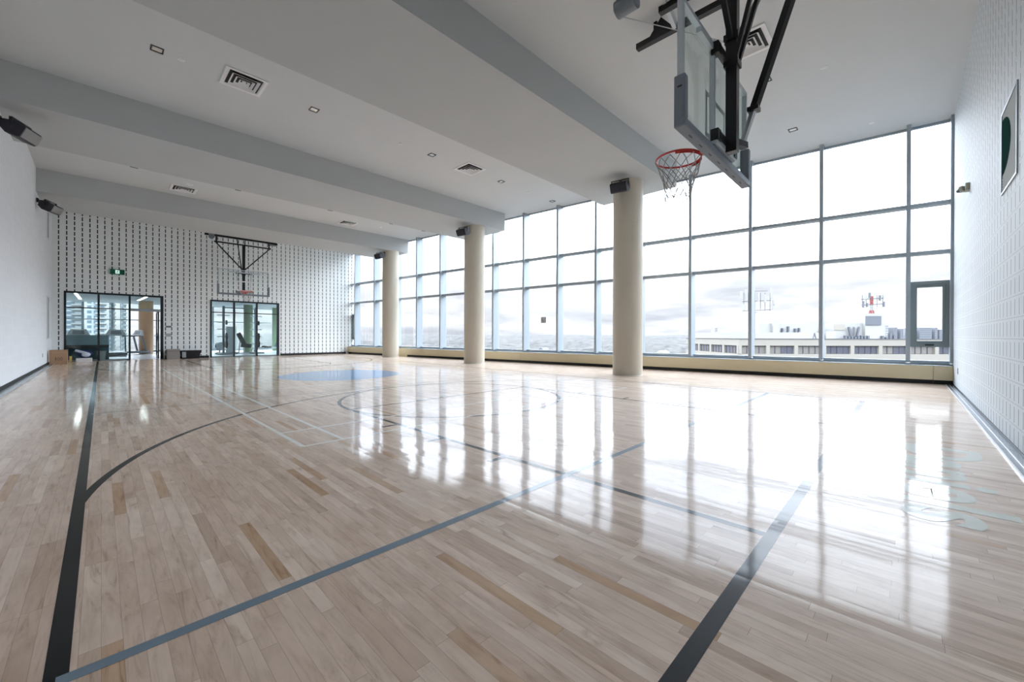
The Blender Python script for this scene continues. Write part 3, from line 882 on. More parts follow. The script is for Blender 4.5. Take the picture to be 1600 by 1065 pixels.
# far hoop
r, ym, zt = hoop(4.45, 20.98, -1, 'far basketball hoop in front of the slotted far wall, above the glazed opening', False)
ZL = 5.31
m = MB(); m.bar((3.05, ym, ZL), (5.75, ym, ZL), .09); rail = m.build('ceiling_rail', MT['black_steel'], r)
m = MB(); m.bar((3.10, ym + .35, ZL + .05), (5.70, ym + .35, ZL + .05), .05); m.build('cross_rail', MT['black_steel'], r)
for xx in (3.15, 3.8, 4.45, 5.1, 5.6):
    m = MB(); m.bar((xx, ym, ZL), (xx, ym, H), .05); m.build('rail_hanger', MT['black_steel'], rail)
for s_ in (-1, 1):
    m = MB(); m.bar((4.45 + s_ * 1.0, ym, zt), (4.45 + s_ * 1.0, ym, ZL), .05); m.build('bar_hanger', MT['black_steel'], r)
m = MB(); m.tube([(3.27, ym - .22, ZL - .10), (3.27, ym - .05, ZL - .10)], .10, 16); m.box(3.18, 3.36, ym - .2, ym - .05, ZL - .1, ZL + .05); m.build('winch', MT['machine'], r)
m = MB(); m.box(5.45, 5.78, ym - .1, ym + .3, ZL - .07, ZL - .0); m.build('pulley_block', MT['black_steel'], r)

# ------------------------------------------------------------------ far wall fittings
r = empty('exit_sign', (.46, YF, 3.56), 'green running-man exit sign on the far wall above the glazed doorway', 'exit sign')
m = MB(); m.box(.25, .67, YF - .06, YF, 3.47, 3.67); m.build('sign_box', MT['green_sign'], r)
m = MB(); m.box(.40, .52, YF - .063, YF - .06, 3.50, 3.64); m.build('pictogram_panel', MT['sign_white'], r)
m = MB(); yk = YF - .066
m.tube([(.475, yk, 3.618), (.475, yk + .002, 3.618)], .011, 12)
m.bar((.468, yk, 3.60), (.452, yk, 3.565), .018, .003, up=(0, 1, 0)); m.bar((.452, yk, 3.567), (.48, yk, 3.54), .012, .003, up=(0, 1, 0)); m.bar((.48, yk, 3.54), (.47, yk, 3.512), .010, .003, up=(0, 1, 0))
m.bar((.452, yk, 3.565), (.432, yk, 3.54), .012, .003, up=(0, 1, 0)); m.bar((.432, yk, 3.54), (.412, yk, 3.542), .010, .003, up=(0, 1, 0))
m.bar((.468, yk, 3.598), (.495, yk, 3.578), .009, .003, up=(0, 1, 0)); m.bar((.466, yk, 3.598), (.438, yk, 3.592), .009, .003, up=(0, 1, 0))
m.build('running_figure', MT['green_sign'], r)
r = empty('door_sign', (2.03, YF, 1.38), 'narrow dark sign on the far wall right of the doorway, the upper of two', 'sign')
m = MB(); m.box(1.94, 2.14, YF - .012, YF, 1.35, 1.43); m.build('sign_plate', MT['slot_grey'], r)
m = MB()
for k in range(4): m.box(1.97 + .04 * k, 1.995 + .04 * k, YF - .014, YF - .012, 1.37, 1.41)
m.build('sign_text', MT['black'], r)
r = empty('door_sign', (2.03, YF, 1.0), 'square pale sign with grey marks beside the doorway, the lower of two', 'sign')
m = MB(); m.box(1.94, 2.13, YF - .008, YF, .96, 1.10); m.build('sign_plate', MT['panel_pale'], r)
m = MB(); m.bar((1.965, YF - .01, .985), (1.965, YF - .01, 1.075), .016, .003); m.bar((1.975, YF - .01, 1.03), (2.01, YF - .01, 1.075), .014, .003); m.bar((1.975, YF - .01, 1.03), (2.01, YF - .01, .985), .014, .003)
m.tube([(2.065 + .035 * math.cos(a * PI / 8), YF - .01, 1.03 + .04 * math.sin(a * PI / 8)) for a in range(16)], .007, 5, closed=True)
m.build('sign_text', MT['slot_grey'], r)

# tall narrow grey panels and outlet on the left wall
for y, z0, z1, lb in ((21.1, 4.35, 5.25, 'tall narrow grey panel high on the left wall near the far corner'), (21.1, .92, 2.32, 'tall narrow grey panel low on the left wall near the far corner')):
    r = empty('recessed_panel', (XL, y, z0), lb, 'wall panel', 'narrow grey panels at the far end of the left wall')
    m = MB(); m.box(XL, XL + .012, y - .28, y + .28, z0, z1); m.build('panel', MT['slot_grey'], r)
    m = MB(); m.box(XL, XL + .025, y - .31, y - .28, z0, z1); m.box(XL, XL + .025, y + .28, y + .31, z0, z1); m.box(XL, XL + .025, y - .31, y + .31, z1, z1 + .03); m.box(XL, XL + .025, y - .31, y + .31, z0 - .03, z0)
    m.build('frame', MT['white'], r)
def outlet(x, y, z, axis, label):
    r = empty('wall_outlet', (x, y, z), label, 'outlet')
    m = MB(); n_ = MB()
    if axis == 'x':
        m.box(x, x + .008, y - .04, y + .04, z - .06, z + .06); n_.box(x + .008, x + .010, y - .015, y + .015, z + .01, z + .04); n_.box(x + .008, x + .010, y - .015, y + .015, z - .04, z - .01)
    else:
        m.box(x - .04, x + .04, y, y + .008, z - .06, z + .06); n_.box(x - .015, x + .015, y + .008, y + .010, z + .01, z + .04); n_.box(x - .015, x + .015, y + .008, y + .010, z - .04, z - .01)
    m.build('face_plate', MT['slot_grey'], r); n_.build('sockets', MT['black'], r)
outlet(XL, 19.4, .38, 'x', 'small outlet low on the left wall before the cardboard box')
outlet(11.6, YR, .36, 'y', 'small outlet low on the right wall near the window corner')

# right wall: framed square panel and small wall device
px0, px1, pz0, pz1 = 5.84, 6.64, 2.53, 3.34
r = empty('framed_wall_panel', ((px0 + px1) / 2, YR, pz0), 'square metal-framed panel with dark green curved opening on the right wall', 'wall panel')
m = MB(); m.box(px0, px1, YR, YR + .004, pz0, pz1); m.build('panel', MT['panel_pale'], r)
m = MB(); e = .02
m.box(px0 - e, px0, YR, YR + .012, pz0 - e, pz1 + e); m.box(px1, px1 + e, YR, YR + .012, pz0 - e, pz1 + e); m.box(px0, px1, YR, YR + .012, pz0 - e, pz0); m.box(px0, px1, YR, YR + .012, pz1, pz1 + e)
m.build('frame', MT['alu'], r)
m = MB(); pts = [(px1 - .002, pz1 - .06)]
for k in range(13):
    a = -PI / 2 + PI * k / 12
    pts.append((px1 - .48 * math.cos(a), (pz0 + pz1) / 2 + .06 - math.sin(a) * .29))
pts.append((px1 - .002, pz0 + .15))
m.hexa([(x, YR + .004, z) for x, z in pts], [(x, YR + .006, z) for x, z in pts]); m.build('opening', MT['dark_green'], r)
m = MB()
for k in range(6): m.box(px1 - .05, px1 - .03, YR + .004, YR + .006, pz0 + .02 + .03 * k, pz0 + .035 + .03 * k)
m.build('vent_holes', MT['black'], r)
r = empty('wall_sensor', (9.8, YR, 3.44), 'small beige wall sensor with dark nose on the right wall', 'sensor')
m = MB(); m.box(9.72, 9.88, YR, YR + .05, 3.38, 3.50); m.bar((9.8, YR + .05, 3.43), (9.83, YR + .09, 3.42), .09); m.build('housing', MT['sensor'], r, bevel=.01)
m = MB(); m.tube([(9.83, YR + .09, 3.42), (9.86, YR + .13, 3.41)], .045, 14, r2=.02); m.build('lens', MT['black'], r)

# ------------------------------------------------------------------ things on the floor at the far wall
def carton(name, x0, x1, y0, y1, h, mt, label, cat='box', tape=True, prints=False):
    r = empty(name, ((x0 + x1) / 2, (y0 + y1) / 2, 0), label, cat)
    m = MB(); m.box(x0, x1, y0, y1, 0, h); m.build('box_body', MT[mt], r, bevel=.004)
    if tape:
        m = MB(); xm = (y0 + y1) / 2
        m.box(x0 + .004, x1 - .004, xm - .004, xm + .004, h, h + .002); m.box(x0 - .001, x1 + .001, y0 - .002, y0, h * .82, h * .84); m.build('flap_seam', MT['black'] if mt != 'cardboard' else MT['tan'], r)
    if prints:
        m = MB(); c = (x0 + x1) / 2; z = h * .38
        m.box(c - .07, c - .055, y0 - .002, y0, z - .06, z + .06)
        for dxx in (.0, .07):
            m.tube([(c + dxx + .022 * math.cos(a * PI / 6), y0 - .001, z + .05 * math.sin(a * PI / 6)) for a in range(12)], .005, 5, closed=True)
        m.build('printed_mark', MT['black'], r)
    return r
carton('cardboard_box', -1.25, -.83, 21.0, 21.4, .50, 'cardboard', 'brown cardboard box on the floor in the far left corner', prints=True)
carton('carton', 1.95, 2.38, YF - .45, YF - .05, .42, 'carton_grey', 'grey-brown carton on the floor right of the glazed doorway')
r = empty('storage_bin', (2.75, YF - .25, 0), 'black plastic storage bin against the far wall between the two glazed openings', 'storage bin')
m = MB(); m.hexa([(2.47, YF - .42, 0), (3.05, YF - .42, 0), (3.05, YF - .06, 0), (2.47, YF - .06, 0)], [(2.42, YF - .46, .33), (3.10, YF - .46, .33), (3.10, YF - .03, .33), (2.42, YF - .03, .33)])
m.build('bin_body', MT['black'], r)
m = MB(); m.box(2.40, 3.12, YF - .48, YF - .02, .33, .36); m.build('bin_rim', MT['black_steel'], r)
m = MB(); m.box(2.44, 2.58, YF - .475, YF - .468, .06, .30); m.build('side_panel', MT['slot_grey'], r)
carton('white_box', -.66, -.24, 22.15, 22.5, .14, 'white', 'low white box on the floor in front of the glass, under the bag', tape=False)
r = empty('sports_bag', (-.47, 22.32, .14), 'navy and pale blue bag slumped on the low white box', 'bag')
m = MB(); m.ball((-.44, 22.34, .30), .17, 1.15, .8, .9); m.ball((-.56, 22.34, .38), .10, 1.1, .8, .7); m.build('bag_body', MT['blue_fabric'], r, smooth=True)
m = MB(); m.ball((-.40, 22.22, .28), .10, 1.2, .5, .9); m.tube([(-.68, 22.25, .44), (-.52, 22.22, .38), (-.40, 22.2, .34)], .045, 10); m.build('pale_flap', MT['pale_fabric'], r, smooth=True)
m = MB(); m.tube([(-.30, 22.3, .2), (-.22, 22.26, .32), (-.33, 22.24, .43), (-.44, 22.26, .44)], .02, 8); m.build('strap', MT['blue_fabric'], r, smooth=True)
r = empty('yellow_roll', (-.80, 22.3, 0), 'small upright yellow roll on the floor between the boxes', 'roll')
m = MB(); m.cyl((-.80, 22.3), .035, 0, .23, 16); m.build('roll_body', MT['yellow'], r, smooth=True)
m = MB(); m.cyl((-.80, 22.3), .015, .23, .232, 12); m.build('roll_core', MT['black'], r)

# ------------------------------------------------------------------ fitness room beyond the glass
GX0, GY1, GH = -3.2, 33.0, 2.90
gxr = lambda y: WX(y, GL)
m = MB(); m.prism([(GX0, YF), (WX(YF, .45), YF), (WX(GY1, .45), GY1 + .2), (GX0, GY1 + .2)], -.2, 0)
m2 = m.build('floor_fitness_room', MT['gym_floor']); tag(m2, kind='structure')
m = MB(); m.prism([(GX0 - .2, YF + .15), (WX(YF, .45), YF + .15), (WX(GY1, .45), GY1 + .2), (GX0 - .2, GY1 + .2)], GH, GH + .3)
tag(m.build('ceiling_fitness_room', MT['ceiling']), kind='structure')
m = MB(); m.box(GX0 - .2, GX0, YF + .15, GY1 + .2, -.2, GH); tag(m.build('wall_fitness_left', MT['gym_wall']), kind='structure')
m = MB(); m.box(XL - 2.2, XL - .3, YF - .0, Y1, 0, GH + .3); tag(m.build('wall_fitness_near', MT['gym_wall']), kind='structure')
xs_ = [-3.1, -1.9, -.72, .45, 1.62, 2.8, 4.0, 5.2, 6.4, 7.6, 8.7]
for i in range(len(xs_) - 1):
    a, b_ = xs_[i], xs_[i + 1]
    root = empty('window_%d' % (19 + i), kind='structure')
    m = MB(); m.box(a - .05, a + .05, GY1 - .1, GY1 + .1, 0, GH); m.build('mullion', MT['alu'], root)
    m = MB(); m.box(a + .05, b_ - .05, GY1 - .05, GY1 + .05, 0, .10); m.box(a + .05, b_ - .05, GY1 - .04, GY1 + .04, 1.9, 1.95); m.build('transom', MT['alu'], root)
    m = MB(); m.box(a + .05, b_ - .05, GY1, GY1 + .012, .10, 1.9); m.box(a + .05, b_ - .05, GY1, GY1 + .012, 1.95, GH); m.build('pane', MT['glass'], root)
ys_ = [23.05, 24.6, 26.2, 27.8, 29.4, 31.0, 32.9]
for i in range(len(ys_) - 1):
    a, b_ = ys_[i], ys_[i + 1]
    root = empty('window_%d' % (29 + i), kind='structure')
    m = MB(); wbox(m, a - .04, a + .04, GL - .1, GL + .05, 0, GH); m.build('mullion', MT['alu'], root)
    m = MB(); wbox(m, a + .04, b_ - .04, GL - .05, GL + .05, 0, .45); m.build('window_sill', MT['alu'], root)
    m = MB(); wbox(m, a + .04, b_ - .04, GL, GL + .012, .45, GH); m.build('pane', MT['glass'], root)
for x, y, rr, mt, lb in ((1.74, 30.0, .30, 'tan', 'tan'), (6.35, 29.0, .24, 'green_col', 'green')):
    m = MB(); m.cyl((x, y), rr, 0, GH, 40); tag(m.build('column_fitness_room', MT[mt], smooth=True), kind='structure')
m = MB(); m.box(8.12, 8.34, 30.6, 30.75, 0, GH); tag(m.build('wall_fitness_pier', MT['green_col']), kind='structure')
for x0, y0, x1, y1, lb in ((-.79, 25.7, -.75, 30.4, 'long slim ceiling light in the fitness room, the left one'), (1.55, 25.8, 1.38, 29.3, 'long slim ceiling light in the fitness room, by the tan column')):
    r = empty('linear_light', (x0, y0, GH), lb, 'ceiling light')
    m = MB(); m.bar((x0, y0, GH - .02), (x1, y1, GH - .02), .14, .03); m.build('housing', MT['white'], r)
    m = MB(); m.bar((x0, y0 + .02, GH - .038), (x1, y1 - .02, GH - .038), .10, .006); m.build('diffuser', MT['tube'], r)
# reception desk
r = empty('reception_desk', (-.4, 24.0, 0), 'dark teal desk behind the glazed doorway bays', 'desk')
m = MB(); m.box(-1.4, .23, 23.75, 23.80, .62, 1.02); m.box(-1.4, .23, 23.80, 24.6, .98, 1.02); m.build('counter', MT['teal_light'], r)
m = MB(); m.box(-1.4, .23, 23.78, 24.4, .50, .62); m.build('shelf', MT['black'], r)
m = MB(); m.box(-1.35, .0, 24.3, 24.35, 0, .5); m.box(.0, .23, 23.78, 24.4, 0, .5); m.build('base_panel', MT['teal'], r)
r = empty('waste_bin', (.02, 23.4, 0), 'pale grey waste bin in front of the teal desk', 'waste bin')
m = MB(); m.hexa([(-.09, 23.28, 0), (.11, 23.28, 0), (.11, 23.48, 0), (-.09, 23.48, 0)], [(-.12, 23.25, .36), (.14, 23.25, .36), (.14, 23.51, .36), (-.12, 23.51, .36)]); m.build('bin_body', MT['machine_lt'], r)
m = MB(); m.box(-.13, .15, 23.24, 23.52, .36, .38); m.build('bin_rim', MT['slot_grey'], r)

def treadmill(x, y, ang, label):
    r = empty('treadmill', (0, 0, 0), label, 'treadmill', 'treadmills facing the fitness room windows')
    m = MB(); m.box(-.38, .38, -1.0, .75, .06, .18); m.build('deck', MT['machine'], r, bevel=.02)
    m = MB(); m.box(-.26, .26, -.98, .45, .18, .19); m.build('belt', MT['black'], r)
    for s_ in (-1, 1):
        m = MB(); m.bar((s_ * .36, .55, .15), (s_ * .33, .35, 1.02), .05, .07); m.build('upright', MT['machine'], r)
        m = MB(); m.bar((s_ * .33, .35, 1.0), (s_ * .33, -.15, .96), .04); m.build('handrail', MT['black'], r)
    m = MB(); m.hexa([(-.40, .30, .98), (.40, .30, .98), (.40, .42, 1.0), (-.40, .42, 1.0)], [(-.26, .40, 1.30), (.26, .40, 1.30), (.26, .46, 1.30), (-.26, .46, 1.30)]); m.build('console', MT['machine_lt'], r, bevel=.02)
    m = MB(); m.hexa([(-.20, .318, 1.06), (.20, .318, 1.06), (.20, .33, 1.06), (-.20, .33, 1.06)], [(-.18, .375, 1.24), (.18, .375, 1.24), (.18, .39, 1.24), (-.18, .39, 1.24)]); m.build('screen', MT['machine'], r)
    r.location = (x, y, 0); r.rotation_euler = (0, 0, ang)
    return r
treadmill(-.75, 27.6, 0, 'grey treadmill behind the teal desk, leftmost of the three')
treadmill(.52, 28.0, 0, 'grey treadmill seen from behind left of the tan column')
treadmill(1.05, 29.3, -1.1, 'treadmill turned sideways next to the tan column')
treadmill(2.75, 31.3, -1.1, 'treadmill mostly hidden behind the tan column and the open door')

def rack(x, y, label):
    r = empty('weight_rack', (x, y, 0), label, 'weight rack', 'upright weight racks')
    m = MB(); m.bar((x, y, 0), (x, y, 2.6), .10); m.build('upright', MT['machine'], r)
    for z in (2.1, 1.72, 1.35, .95, .55):
        m = MB(); m.tube([(x - .28, y, z), (x + .28, y, z)], .025, 8); m.build('peg', MT['chrome'], r)
    m = MB()
    for z, rr in ((.95, .20), (.55, .22), (1.72, .12)): m.tube([(x + .10, y, z), (x + .16, y, z)], rr, 20)
    m.build('weight_plates', MT['black'], r)
    m = MB(); m.box(x - .3, x + .3, y - .5, y + .5, 0, .08); m.build('foot', MT['machine'], r)
rack(4.60, 26.2, 'weight rack upright with pegs, left in the second glazed opening')
rack(6.15, 26.4, 'weight rack upright with pegs, right in the second glazed opening')
r = empty('cable_machine', (5.0, 26.6, 0), 'grey tall shrouded exercise machine between the weight racks', 'exercise machine')
m = MB(); m.box(4.80, 5.15, 26.5, 26.8, .1, 1.5); m.build('weight_shroud', MT['machine_lt'], r)
m = MB(); m.box(4.70, 5.30, 26.4, 27.1, 0, .1); m.build('base', MT['machine'], r)
for xx in (4.75, 5.2):
    m = MB(); m.bar((xx, 26.45, .05), (xx + .02, 26.45, 1.5), .035); m.build('guide_rod', MT['chrome'], r)
m = MB(); m.bar((4.66, 26.45, 2.52), (6.05, 26.45, 2.52), .05); m.build('top_bar', MT['machine'], r)
r = empty('incline_bench', (5.5, 26.7, 0), 'dark incline bench leaning beside the shrouded machine', 'bench')
m = MB(); m.bar((5.62, 26.5, .5), (5.32, 26.5, 1.15), .22, .08, up=(0, 1, 0)); m.build('backrest', MT['black'], r)
m = MB(); m.bar((5.45, 26.5, .48), (5.95, 26.5, .42), .22, .07, up=(0, 1, 0)); m.build('seat', MT['black'], r)
m = MB(); m.bar((5.3, 26.5, .04), (6.0, 26.5, .04), .06); m.bar((5.6, 26.5, .04), (5.6, 26.5, .46), .06); m.bar((5.35, 26.5, .05), (5.42, 26.5, .8), .05); m.build('frame', MT['machine_lt'], r)
def floor_bench(x, y, ang, label):
    r = empty('rowing_machine', (0, 0, 0), label, 'exercise machine', 'low floor machines')
    m = MB(); m.bar((-.9, 0, .22), (.7, 0, .30), .08, .08); m.build('rail', MT['machine_lt'], r)
    m = MB(); m.box(-.2, .1, -.15, .15, .30, .38); m.build('seat', MT['black'], r, bevel=.02)
    m = MB(); m.tube([(.72, -.07, .40), (.72, .07, .40)], .24, 24); m.build('flywheel', MT['machine'], r)
    for xx in (-.8, .7):
        m = MB(); m.bar((xx, -.25, .03), (xx, .25, .03), .06); m.bar((xx, 0, .03), (xx, 0, .25), .05); m.build('foot', MT['machine'], r)
    r.location = (x, y, 0); r.rotation_euler = (0, 0, ang)
floor_bench(4.1, 27.8, .4, 'low rowing machine at the left edge of the second glazed opening')
floor_bench(7.0, 27.2, .2, 'low rowing machine at the right edge of the second glazed opening')
floor_bench(7.2, 28.6, -.3, 'rowing machine behind the one at the right edge')

# ------------------------------------------------------------------ outdoors
FD = Vector((math.sin(YAW), math.cos(YAW), 0)); RD = Vector((math.cos(YAW), -math.sin(YAW), 0))
def L(l, d, z=0.0): return RD * l + FD * d + Vector((0, 0, z))
def lbox(m, l0, l1, d0, d1, z0, z1):
    m.hexa([L(l0, d0, z0), L(l1, d0, z0), L(l1, d1, z0), L(l0, d1, z0)], [L(l0, d0, z1), L(l1, d0, z1), L(l1, d1, z1), L(l0, d1, z1)])

# ground and tree canopy rolling to the horizon
from mathutils import noise as mn
def terrain():
    b = bmesh.new(); rows = []
    NR, NA = 150, 420
    for i in range(NR):
        rr = 90 * (7000 / 90) ** (i / (NR - 1))
        row = []
        for j in range(NA):
            a = math.radians(-55 + 165 * j / (NA - 1))
            x, y = rr * math.sin(a), rr * math.cos(a)
            base = -34 + 22 * min(1, rr / 2500) ** 1.5 + 26 * min(1, max(0, (rr - 2500) / 4000))
            hgt = base + 5.0 * mn.noise(Vector((x / 35, y / 35, 0))) + 4.0 * mn.noise(Vector((x / 11, y / 11, 3))) + 14 * mn.noise(Vector((x / 420, y / 420, 7))) * min(1, rr / 600)
            row.append(b.verts.new((x, y, hgt)))
        rows.append(row)
    for i in range(NR - 1):
        for j in range(NA - 1):
            b.faces.new((rows[i][j], rows[i][j + 1], rows[i + 1][j + 1], rows[i + 1][j]))
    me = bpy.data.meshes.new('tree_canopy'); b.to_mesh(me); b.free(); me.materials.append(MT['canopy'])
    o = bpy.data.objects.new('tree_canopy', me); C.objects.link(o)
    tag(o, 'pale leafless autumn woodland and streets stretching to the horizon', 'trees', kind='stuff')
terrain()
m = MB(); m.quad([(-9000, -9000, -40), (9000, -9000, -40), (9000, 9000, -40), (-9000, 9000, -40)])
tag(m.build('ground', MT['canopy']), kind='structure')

# houses among the trees
rnd = random.Random(3)
for u, rr, w_, dpt, hh, rm, lb in ((580, 620, 16, 11, 6, 'offwhite', 'small pale house among the trees just left of the farthest column'),
        (634, 560, 22, 12, 6, 'offwhite', 'wide pale house among the trees just right of the farthest column'),
        (672, 640, 14, 10, 6, 'louvre', 'grey-roofed house among the trees between the far and middle columns'),
        (712, 520, 15, 11, 7, 'red', 'house with reddish roof among the trees just left of the middle column'),
        (795, 600, 18, 12, 6, 'offwhite', 'small pale house among the trees right of the middle column'),
        (850, 700, 16, 10, 6, 'louvre', 'grey-roofed house among the trees below the window notice'),
        (900, 540, 24, 12, 6, 'offwhite', 'long pale house among the trees left of the nearest column'),
        (1035, 560, 20, 12, 7, 'cream', 'cream house among the trees just right of the nearest column')):
    c_ = RD * ((u - 800) / F_PX * rr) + FD * rr; x, y = c_.x, c_.y
    zb = -34 + 22 * min(1, c_.length / 2500) ** 1.5 + 3
    r = empty('house', (x, y, zb), lb, 'house', 'houses among the distant trees')
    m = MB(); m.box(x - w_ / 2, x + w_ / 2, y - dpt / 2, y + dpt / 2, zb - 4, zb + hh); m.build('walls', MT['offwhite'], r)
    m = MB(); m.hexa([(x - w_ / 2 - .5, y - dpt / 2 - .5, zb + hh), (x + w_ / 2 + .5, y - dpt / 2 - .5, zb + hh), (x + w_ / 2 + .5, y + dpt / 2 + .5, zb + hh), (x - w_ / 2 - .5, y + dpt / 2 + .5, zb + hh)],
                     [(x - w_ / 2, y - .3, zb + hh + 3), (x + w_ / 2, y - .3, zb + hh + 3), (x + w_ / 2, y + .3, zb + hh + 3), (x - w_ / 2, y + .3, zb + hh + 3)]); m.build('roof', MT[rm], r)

# neighbouring office building, its roof just below eye level
r = empty('office_building', L(50, 70, -30), 'long cream office building with banded windows outside the right windows', 'building')
ZR = .68
m = MB(); lbox(m, 34.2, 84, 60.4, 78, -34, ZR - .05)
for i in range(13):                                          # piers of the front
    l0 = 34.0 + 4.2 * i
    lbox(m, l0 - .28, l0 + .28, 60, 60.4, -1.55, -.33)
lbox(m, 33.8, 84, 60, 60.4, -.33, ZR); lbox(m, 33.8, 84, 60, 60.4, -3.6, -1.55); lbox(m, 33.8, 84, 60, 60.4, -34, -3.6)
for i in range(5):                                           # piers of the side
    d0 = 60.2 + 4.2 * i
    lbox(m, 33.8, 34.2, d0 - .28, d0 + .28, -1.55, -.33)
lbox(m, 33.8, 34.2, 60.4, 78, -.33, ZR); lbox(m, 33.8, 34.2, 60.4, 78, -34, -1.55)
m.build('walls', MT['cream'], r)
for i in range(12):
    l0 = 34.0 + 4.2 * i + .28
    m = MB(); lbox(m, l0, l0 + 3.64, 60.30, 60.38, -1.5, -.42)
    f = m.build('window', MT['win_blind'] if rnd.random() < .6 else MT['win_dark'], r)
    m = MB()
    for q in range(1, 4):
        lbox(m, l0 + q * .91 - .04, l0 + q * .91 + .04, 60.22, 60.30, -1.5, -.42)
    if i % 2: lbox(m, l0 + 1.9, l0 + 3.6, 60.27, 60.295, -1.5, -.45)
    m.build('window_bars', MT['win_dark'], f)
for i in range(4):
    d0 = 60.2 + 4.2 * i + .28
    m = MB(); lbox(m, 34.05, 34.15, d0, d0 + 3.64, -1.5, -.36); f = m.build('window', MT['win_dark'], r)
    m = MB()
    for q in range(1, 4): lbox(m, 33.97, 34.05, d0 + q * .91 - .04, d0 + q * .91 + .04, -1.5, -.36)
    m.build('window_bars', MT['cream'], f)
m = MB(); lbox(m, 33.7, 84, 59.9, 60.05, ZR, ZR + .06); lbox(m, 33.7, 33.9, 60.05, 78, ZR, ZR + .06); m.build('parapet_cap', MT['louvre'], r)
def rooftop(l0, l1, d0, d1, z0, z1, mt='offwhite', nm='roof_plant_room'):
    m = MB(); lbox(m, l0, l1, d0, d1, z0, z1); return m.build(nm, MT[mt], r)
px = lambda p, d: (p - 800) / F_PX * d
pz = lambda v, d: EYE.z + (526.5 - v) / F_PX * d
rooftop(px(1128, 66), px(1286, 66), 66, 76, ZR - .1, pz(520, 66))
rooftop(px(1185, 68), px(1277, 68), 68, 76, pz(520, 66), pz(506, 68))
rooftop(px(1208, 67.5), px(1218, 67.5), 67.5, 68, pz(520, 66), pz(501, 68))
rooftop(px(1291, 66), px(1305, 66), 66, 72, ZR - .1, pz(518, 66))
rooftop(px(1303, 67), px(1357, 67), 67, 76, ZR - .1, pz(505, 67))
rooftop(px(1304, 66.9), px(1320, 66.9), 66.9, 67, pz(516, 67), pz(507, 67), 'cream', 'louvre_panel')
rooftop(px(1352, 66.5), px(1379, 66.5), 66.5, 74, ZR - .1, pz(490, 66.5))
rooftop(px(1353, 66.35), px(1377, 66.35), 66.35, 66.5, pz(508, 66.4), pz(494, 66.4), 'louvre', 'louvre_panel')
m = MB()
for k, q in enumerate((1330, 1334, 1338)): m.bar(L(px(q, 66.6), 66.6, ZR), L(px(q - 4 + 4 * k, 66.6), 66.6, pz(511, 66.6)), .25)
for q in range(1320, 1356, 5): lbox(m, px(q, 66.2), px(q + 3, 66.2), 66.1, 66.5, ZR, ZR + rnd.uniform(.3, .6))
for q in (1222, 1231, 1242, 1248): lbox(m, px(q, 67.7), px(q + 2, 67.7), 67.6, 68, pz(519, 67.7), pz(rnd.uniform(510, 515), 67.7))
for q in range(1378, 1400, 6): lbox(m, px(q, 66.2), px(q + 3, 66.2), 66.1, 66.5, ZR, ZR + rnd.uniform(.3, 1.0))
m.build('roof_equipment', MT['louvre'], r)
m = MB()
for q in (1270, 1275): m.bar(L(px(q, 61), 61, ZR), L(px(1272.5, 61), 61, ZR + .9), .12)
m.build('roof_stand', MT['louvre'], r)

# antenna masts on its roof
dA = 63.0
def at(u, v, d): return L(px(u, d), d, pz(v, d))
r = empty('antenna_mast', at(1178, 530, dA), 'grey mobile antenna frame on a pole on the roof, left of the windowed corner', 'antenna')
m = MB(); m.tube([at(1178.5, 530, dA), at(1178.5, 456, dA)], .10, 8); m.tube([at(1178.5, 500, dA), at(1179, 490, dA), at(1183, 487, dA)], .05, 6); m.build('pole', MT['steel_far'], r)
m = MB()
for v in (472, 486.5): m.bar(at(1160, v, dA), at(1204, v - 2, dA), .09)
m.bar(at(1168, 456, dA), at(1199, 455, dA), .07)
for u in (1162, 1169, 1179, 1188, 1195, 1203): m.bar(at(u, 486, dA), at(u, 458, dA), .07)
m.build('support_frame', MT['steel_far'], r)
for u, v0, v1 in ((1156, 468, 456), (1164, 471, 453), (1160, 486, 476), (1174, 470, 457), (1182, 472, 458), (1193, 474, 461), (1203, 467, 450), (1206, 478, 470), (1205, 484, 476)):
    m = MB(); lbox(m, px(u - 1.4, dA), px(u + 1.4, dA), dA - .5, dA - .25, pz(v0, dA), pz(v1, dA)); m.build('antenna_panel', MT['offwhite'], r)
dB = 68.0
r = empty('antenna_mast', at(1361, 494, dB), 'red and white lattice antenna mast above the grey louvred plant room', 'antenna')
for k, (v0, v1) in enumerate(((493, 485), (485, 477), (477, 470), (470, 463))):
    m = MB()
    w0, w1 = (4.5, 3.2) if k == 0 else (2.2, 2.2)
    for sd in (-1, 1):
        m.bar(at(1361.5 + sd * w0, v0, dB), at(1361.5 + sd * w1 * .8, v1, dB), .14)
    m.bar(at(1361.5 - w0, v0, dB), at(1361.5 + w1, v1, dB), .09); m.bar(at(1361.5 + w0, v0, dB), at(1361.5 - w1, v1, dB), .09)
    lbox(m, px(1360.6, dB), px(1362.4, dB), dB, dB + .2, pz(v0, dB), pz(v1, dB))
    m.build('lattice_section', MT['red'] if k != 1 else MT['offwhite'], r)
m = MB()
for v in (467, 476): m.bar(at(1346, v + 1, dB), at(1380, v - 1, dB), .12)
for u in (1347, 1353, 1370, 1379): m.bar(at(u, 480, dB), at(u, 461, dB), .08)
m.build('support_frame', MT['steel_far'], r)
for u, v0, v1 in ((1346, 481, 471), (1349, 468, 460), (1356, 466, 458), (1372, 470, 462), (1379, 467, 459), (1378, 480, 472), (1352, 480, 474)):
    m = MB(); lbox(m, px(u - 1.1, dB), px(u + 1.1, dB), dB - .4, dB - .2, pz(v0, dB), pz(v1, dB)); m.build('antenna_panel', MT['offwhite'] if u % 2 else MT['louvre'], r)

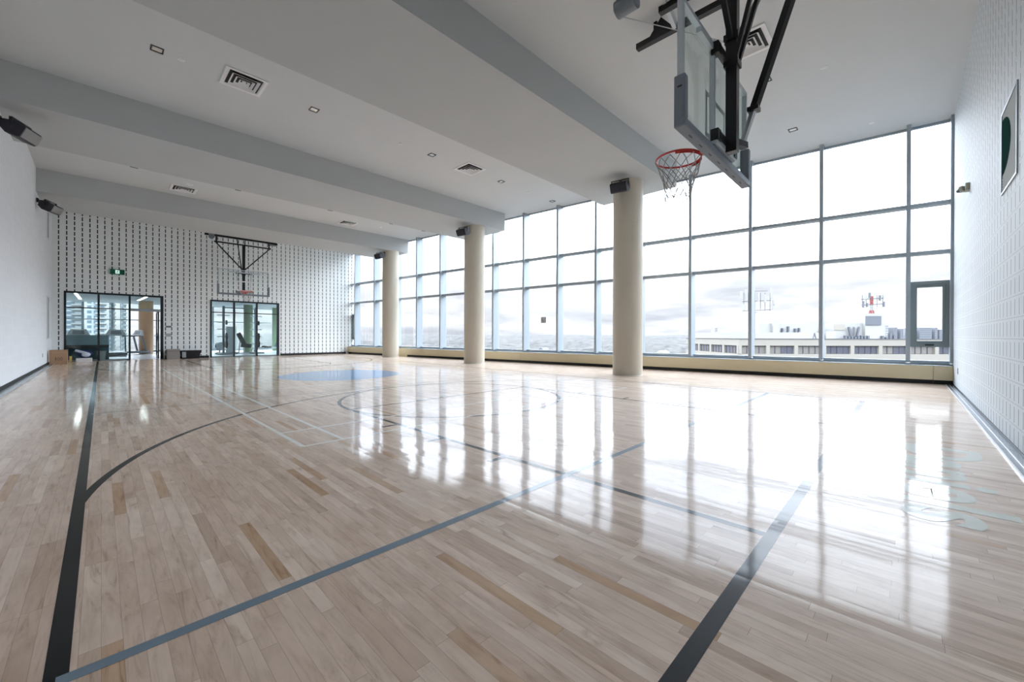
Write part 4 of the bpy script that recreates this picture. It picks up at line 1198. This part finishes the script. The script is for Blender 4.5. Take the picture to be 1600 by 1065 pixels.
# hazy skyline and treetops behind the office building
sky_ = [(1383, 1388, 508, 'faint white tower on the skyline just right of the grey louvred plant room'), (1397, 1402, 512, 'faint grey tower on the skyline midway between the lattice mast and the opening window'),
        (1407, 1412, 514, 'low faint tower on the skyline just left of the opening window'), (1425, 1431, 513, 'narrow hazy tower at the left edge of the opening window'),
        (1437, 1456, 512, 'wide hazy block in the middle of the opening window'), (1461, 1465, 512, 'thin hazy tower right of the wide block in the opening window'),
        (1468, 1474, 515, 'low hazy tower at the right edge of the opening window'), (1117, 1121, 513, 'thin pale tower on the skyline above the left end of the office roof')]
for u0, u1, v, lb in sky_:
    d = 1500
    m = MB(); lbox(m, px(u0, d), px(u1, d), d, d + 30, -30, pz(v, d))
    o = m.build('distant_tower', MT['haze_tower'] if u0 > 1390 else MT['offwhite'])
    tag(o, lb, 'building', 'hazy skyline towers')
    m = MB()
    nf = 6
    for k in range(nf):
        zz = -10 + (pz(v, d) + 10) * (k + .5) / nf
        lbox(m, px(u0, d) + 1, px(u1, d) - 1, d - .6, d, zz, zz + 1.5)
    m.build('window_rows', MT['louvre'], o)

# apartment towers seen through the fitness room
for x0, x1, y0, z1, lb, st in ((-20, -9.4, 430, 62, 'tall pale apartment tower with balconies, leftmost beyond the fitness room', 0), (-7.5, 2.6, 400, 55, 'apartment tower with rows of dark windows behind the second treadmill', 1), (4.4, 8.0, 470, 70, 'narrow apartment tower behind the glazed doorway mullion', 0), (11.5, 14.5, 460, 58, 'slim blue-grey tower left of the tan column', 1)):
    r = empty('apartment_tower', ((x0 + x1) / 2, y0, -34), lb, 'building')
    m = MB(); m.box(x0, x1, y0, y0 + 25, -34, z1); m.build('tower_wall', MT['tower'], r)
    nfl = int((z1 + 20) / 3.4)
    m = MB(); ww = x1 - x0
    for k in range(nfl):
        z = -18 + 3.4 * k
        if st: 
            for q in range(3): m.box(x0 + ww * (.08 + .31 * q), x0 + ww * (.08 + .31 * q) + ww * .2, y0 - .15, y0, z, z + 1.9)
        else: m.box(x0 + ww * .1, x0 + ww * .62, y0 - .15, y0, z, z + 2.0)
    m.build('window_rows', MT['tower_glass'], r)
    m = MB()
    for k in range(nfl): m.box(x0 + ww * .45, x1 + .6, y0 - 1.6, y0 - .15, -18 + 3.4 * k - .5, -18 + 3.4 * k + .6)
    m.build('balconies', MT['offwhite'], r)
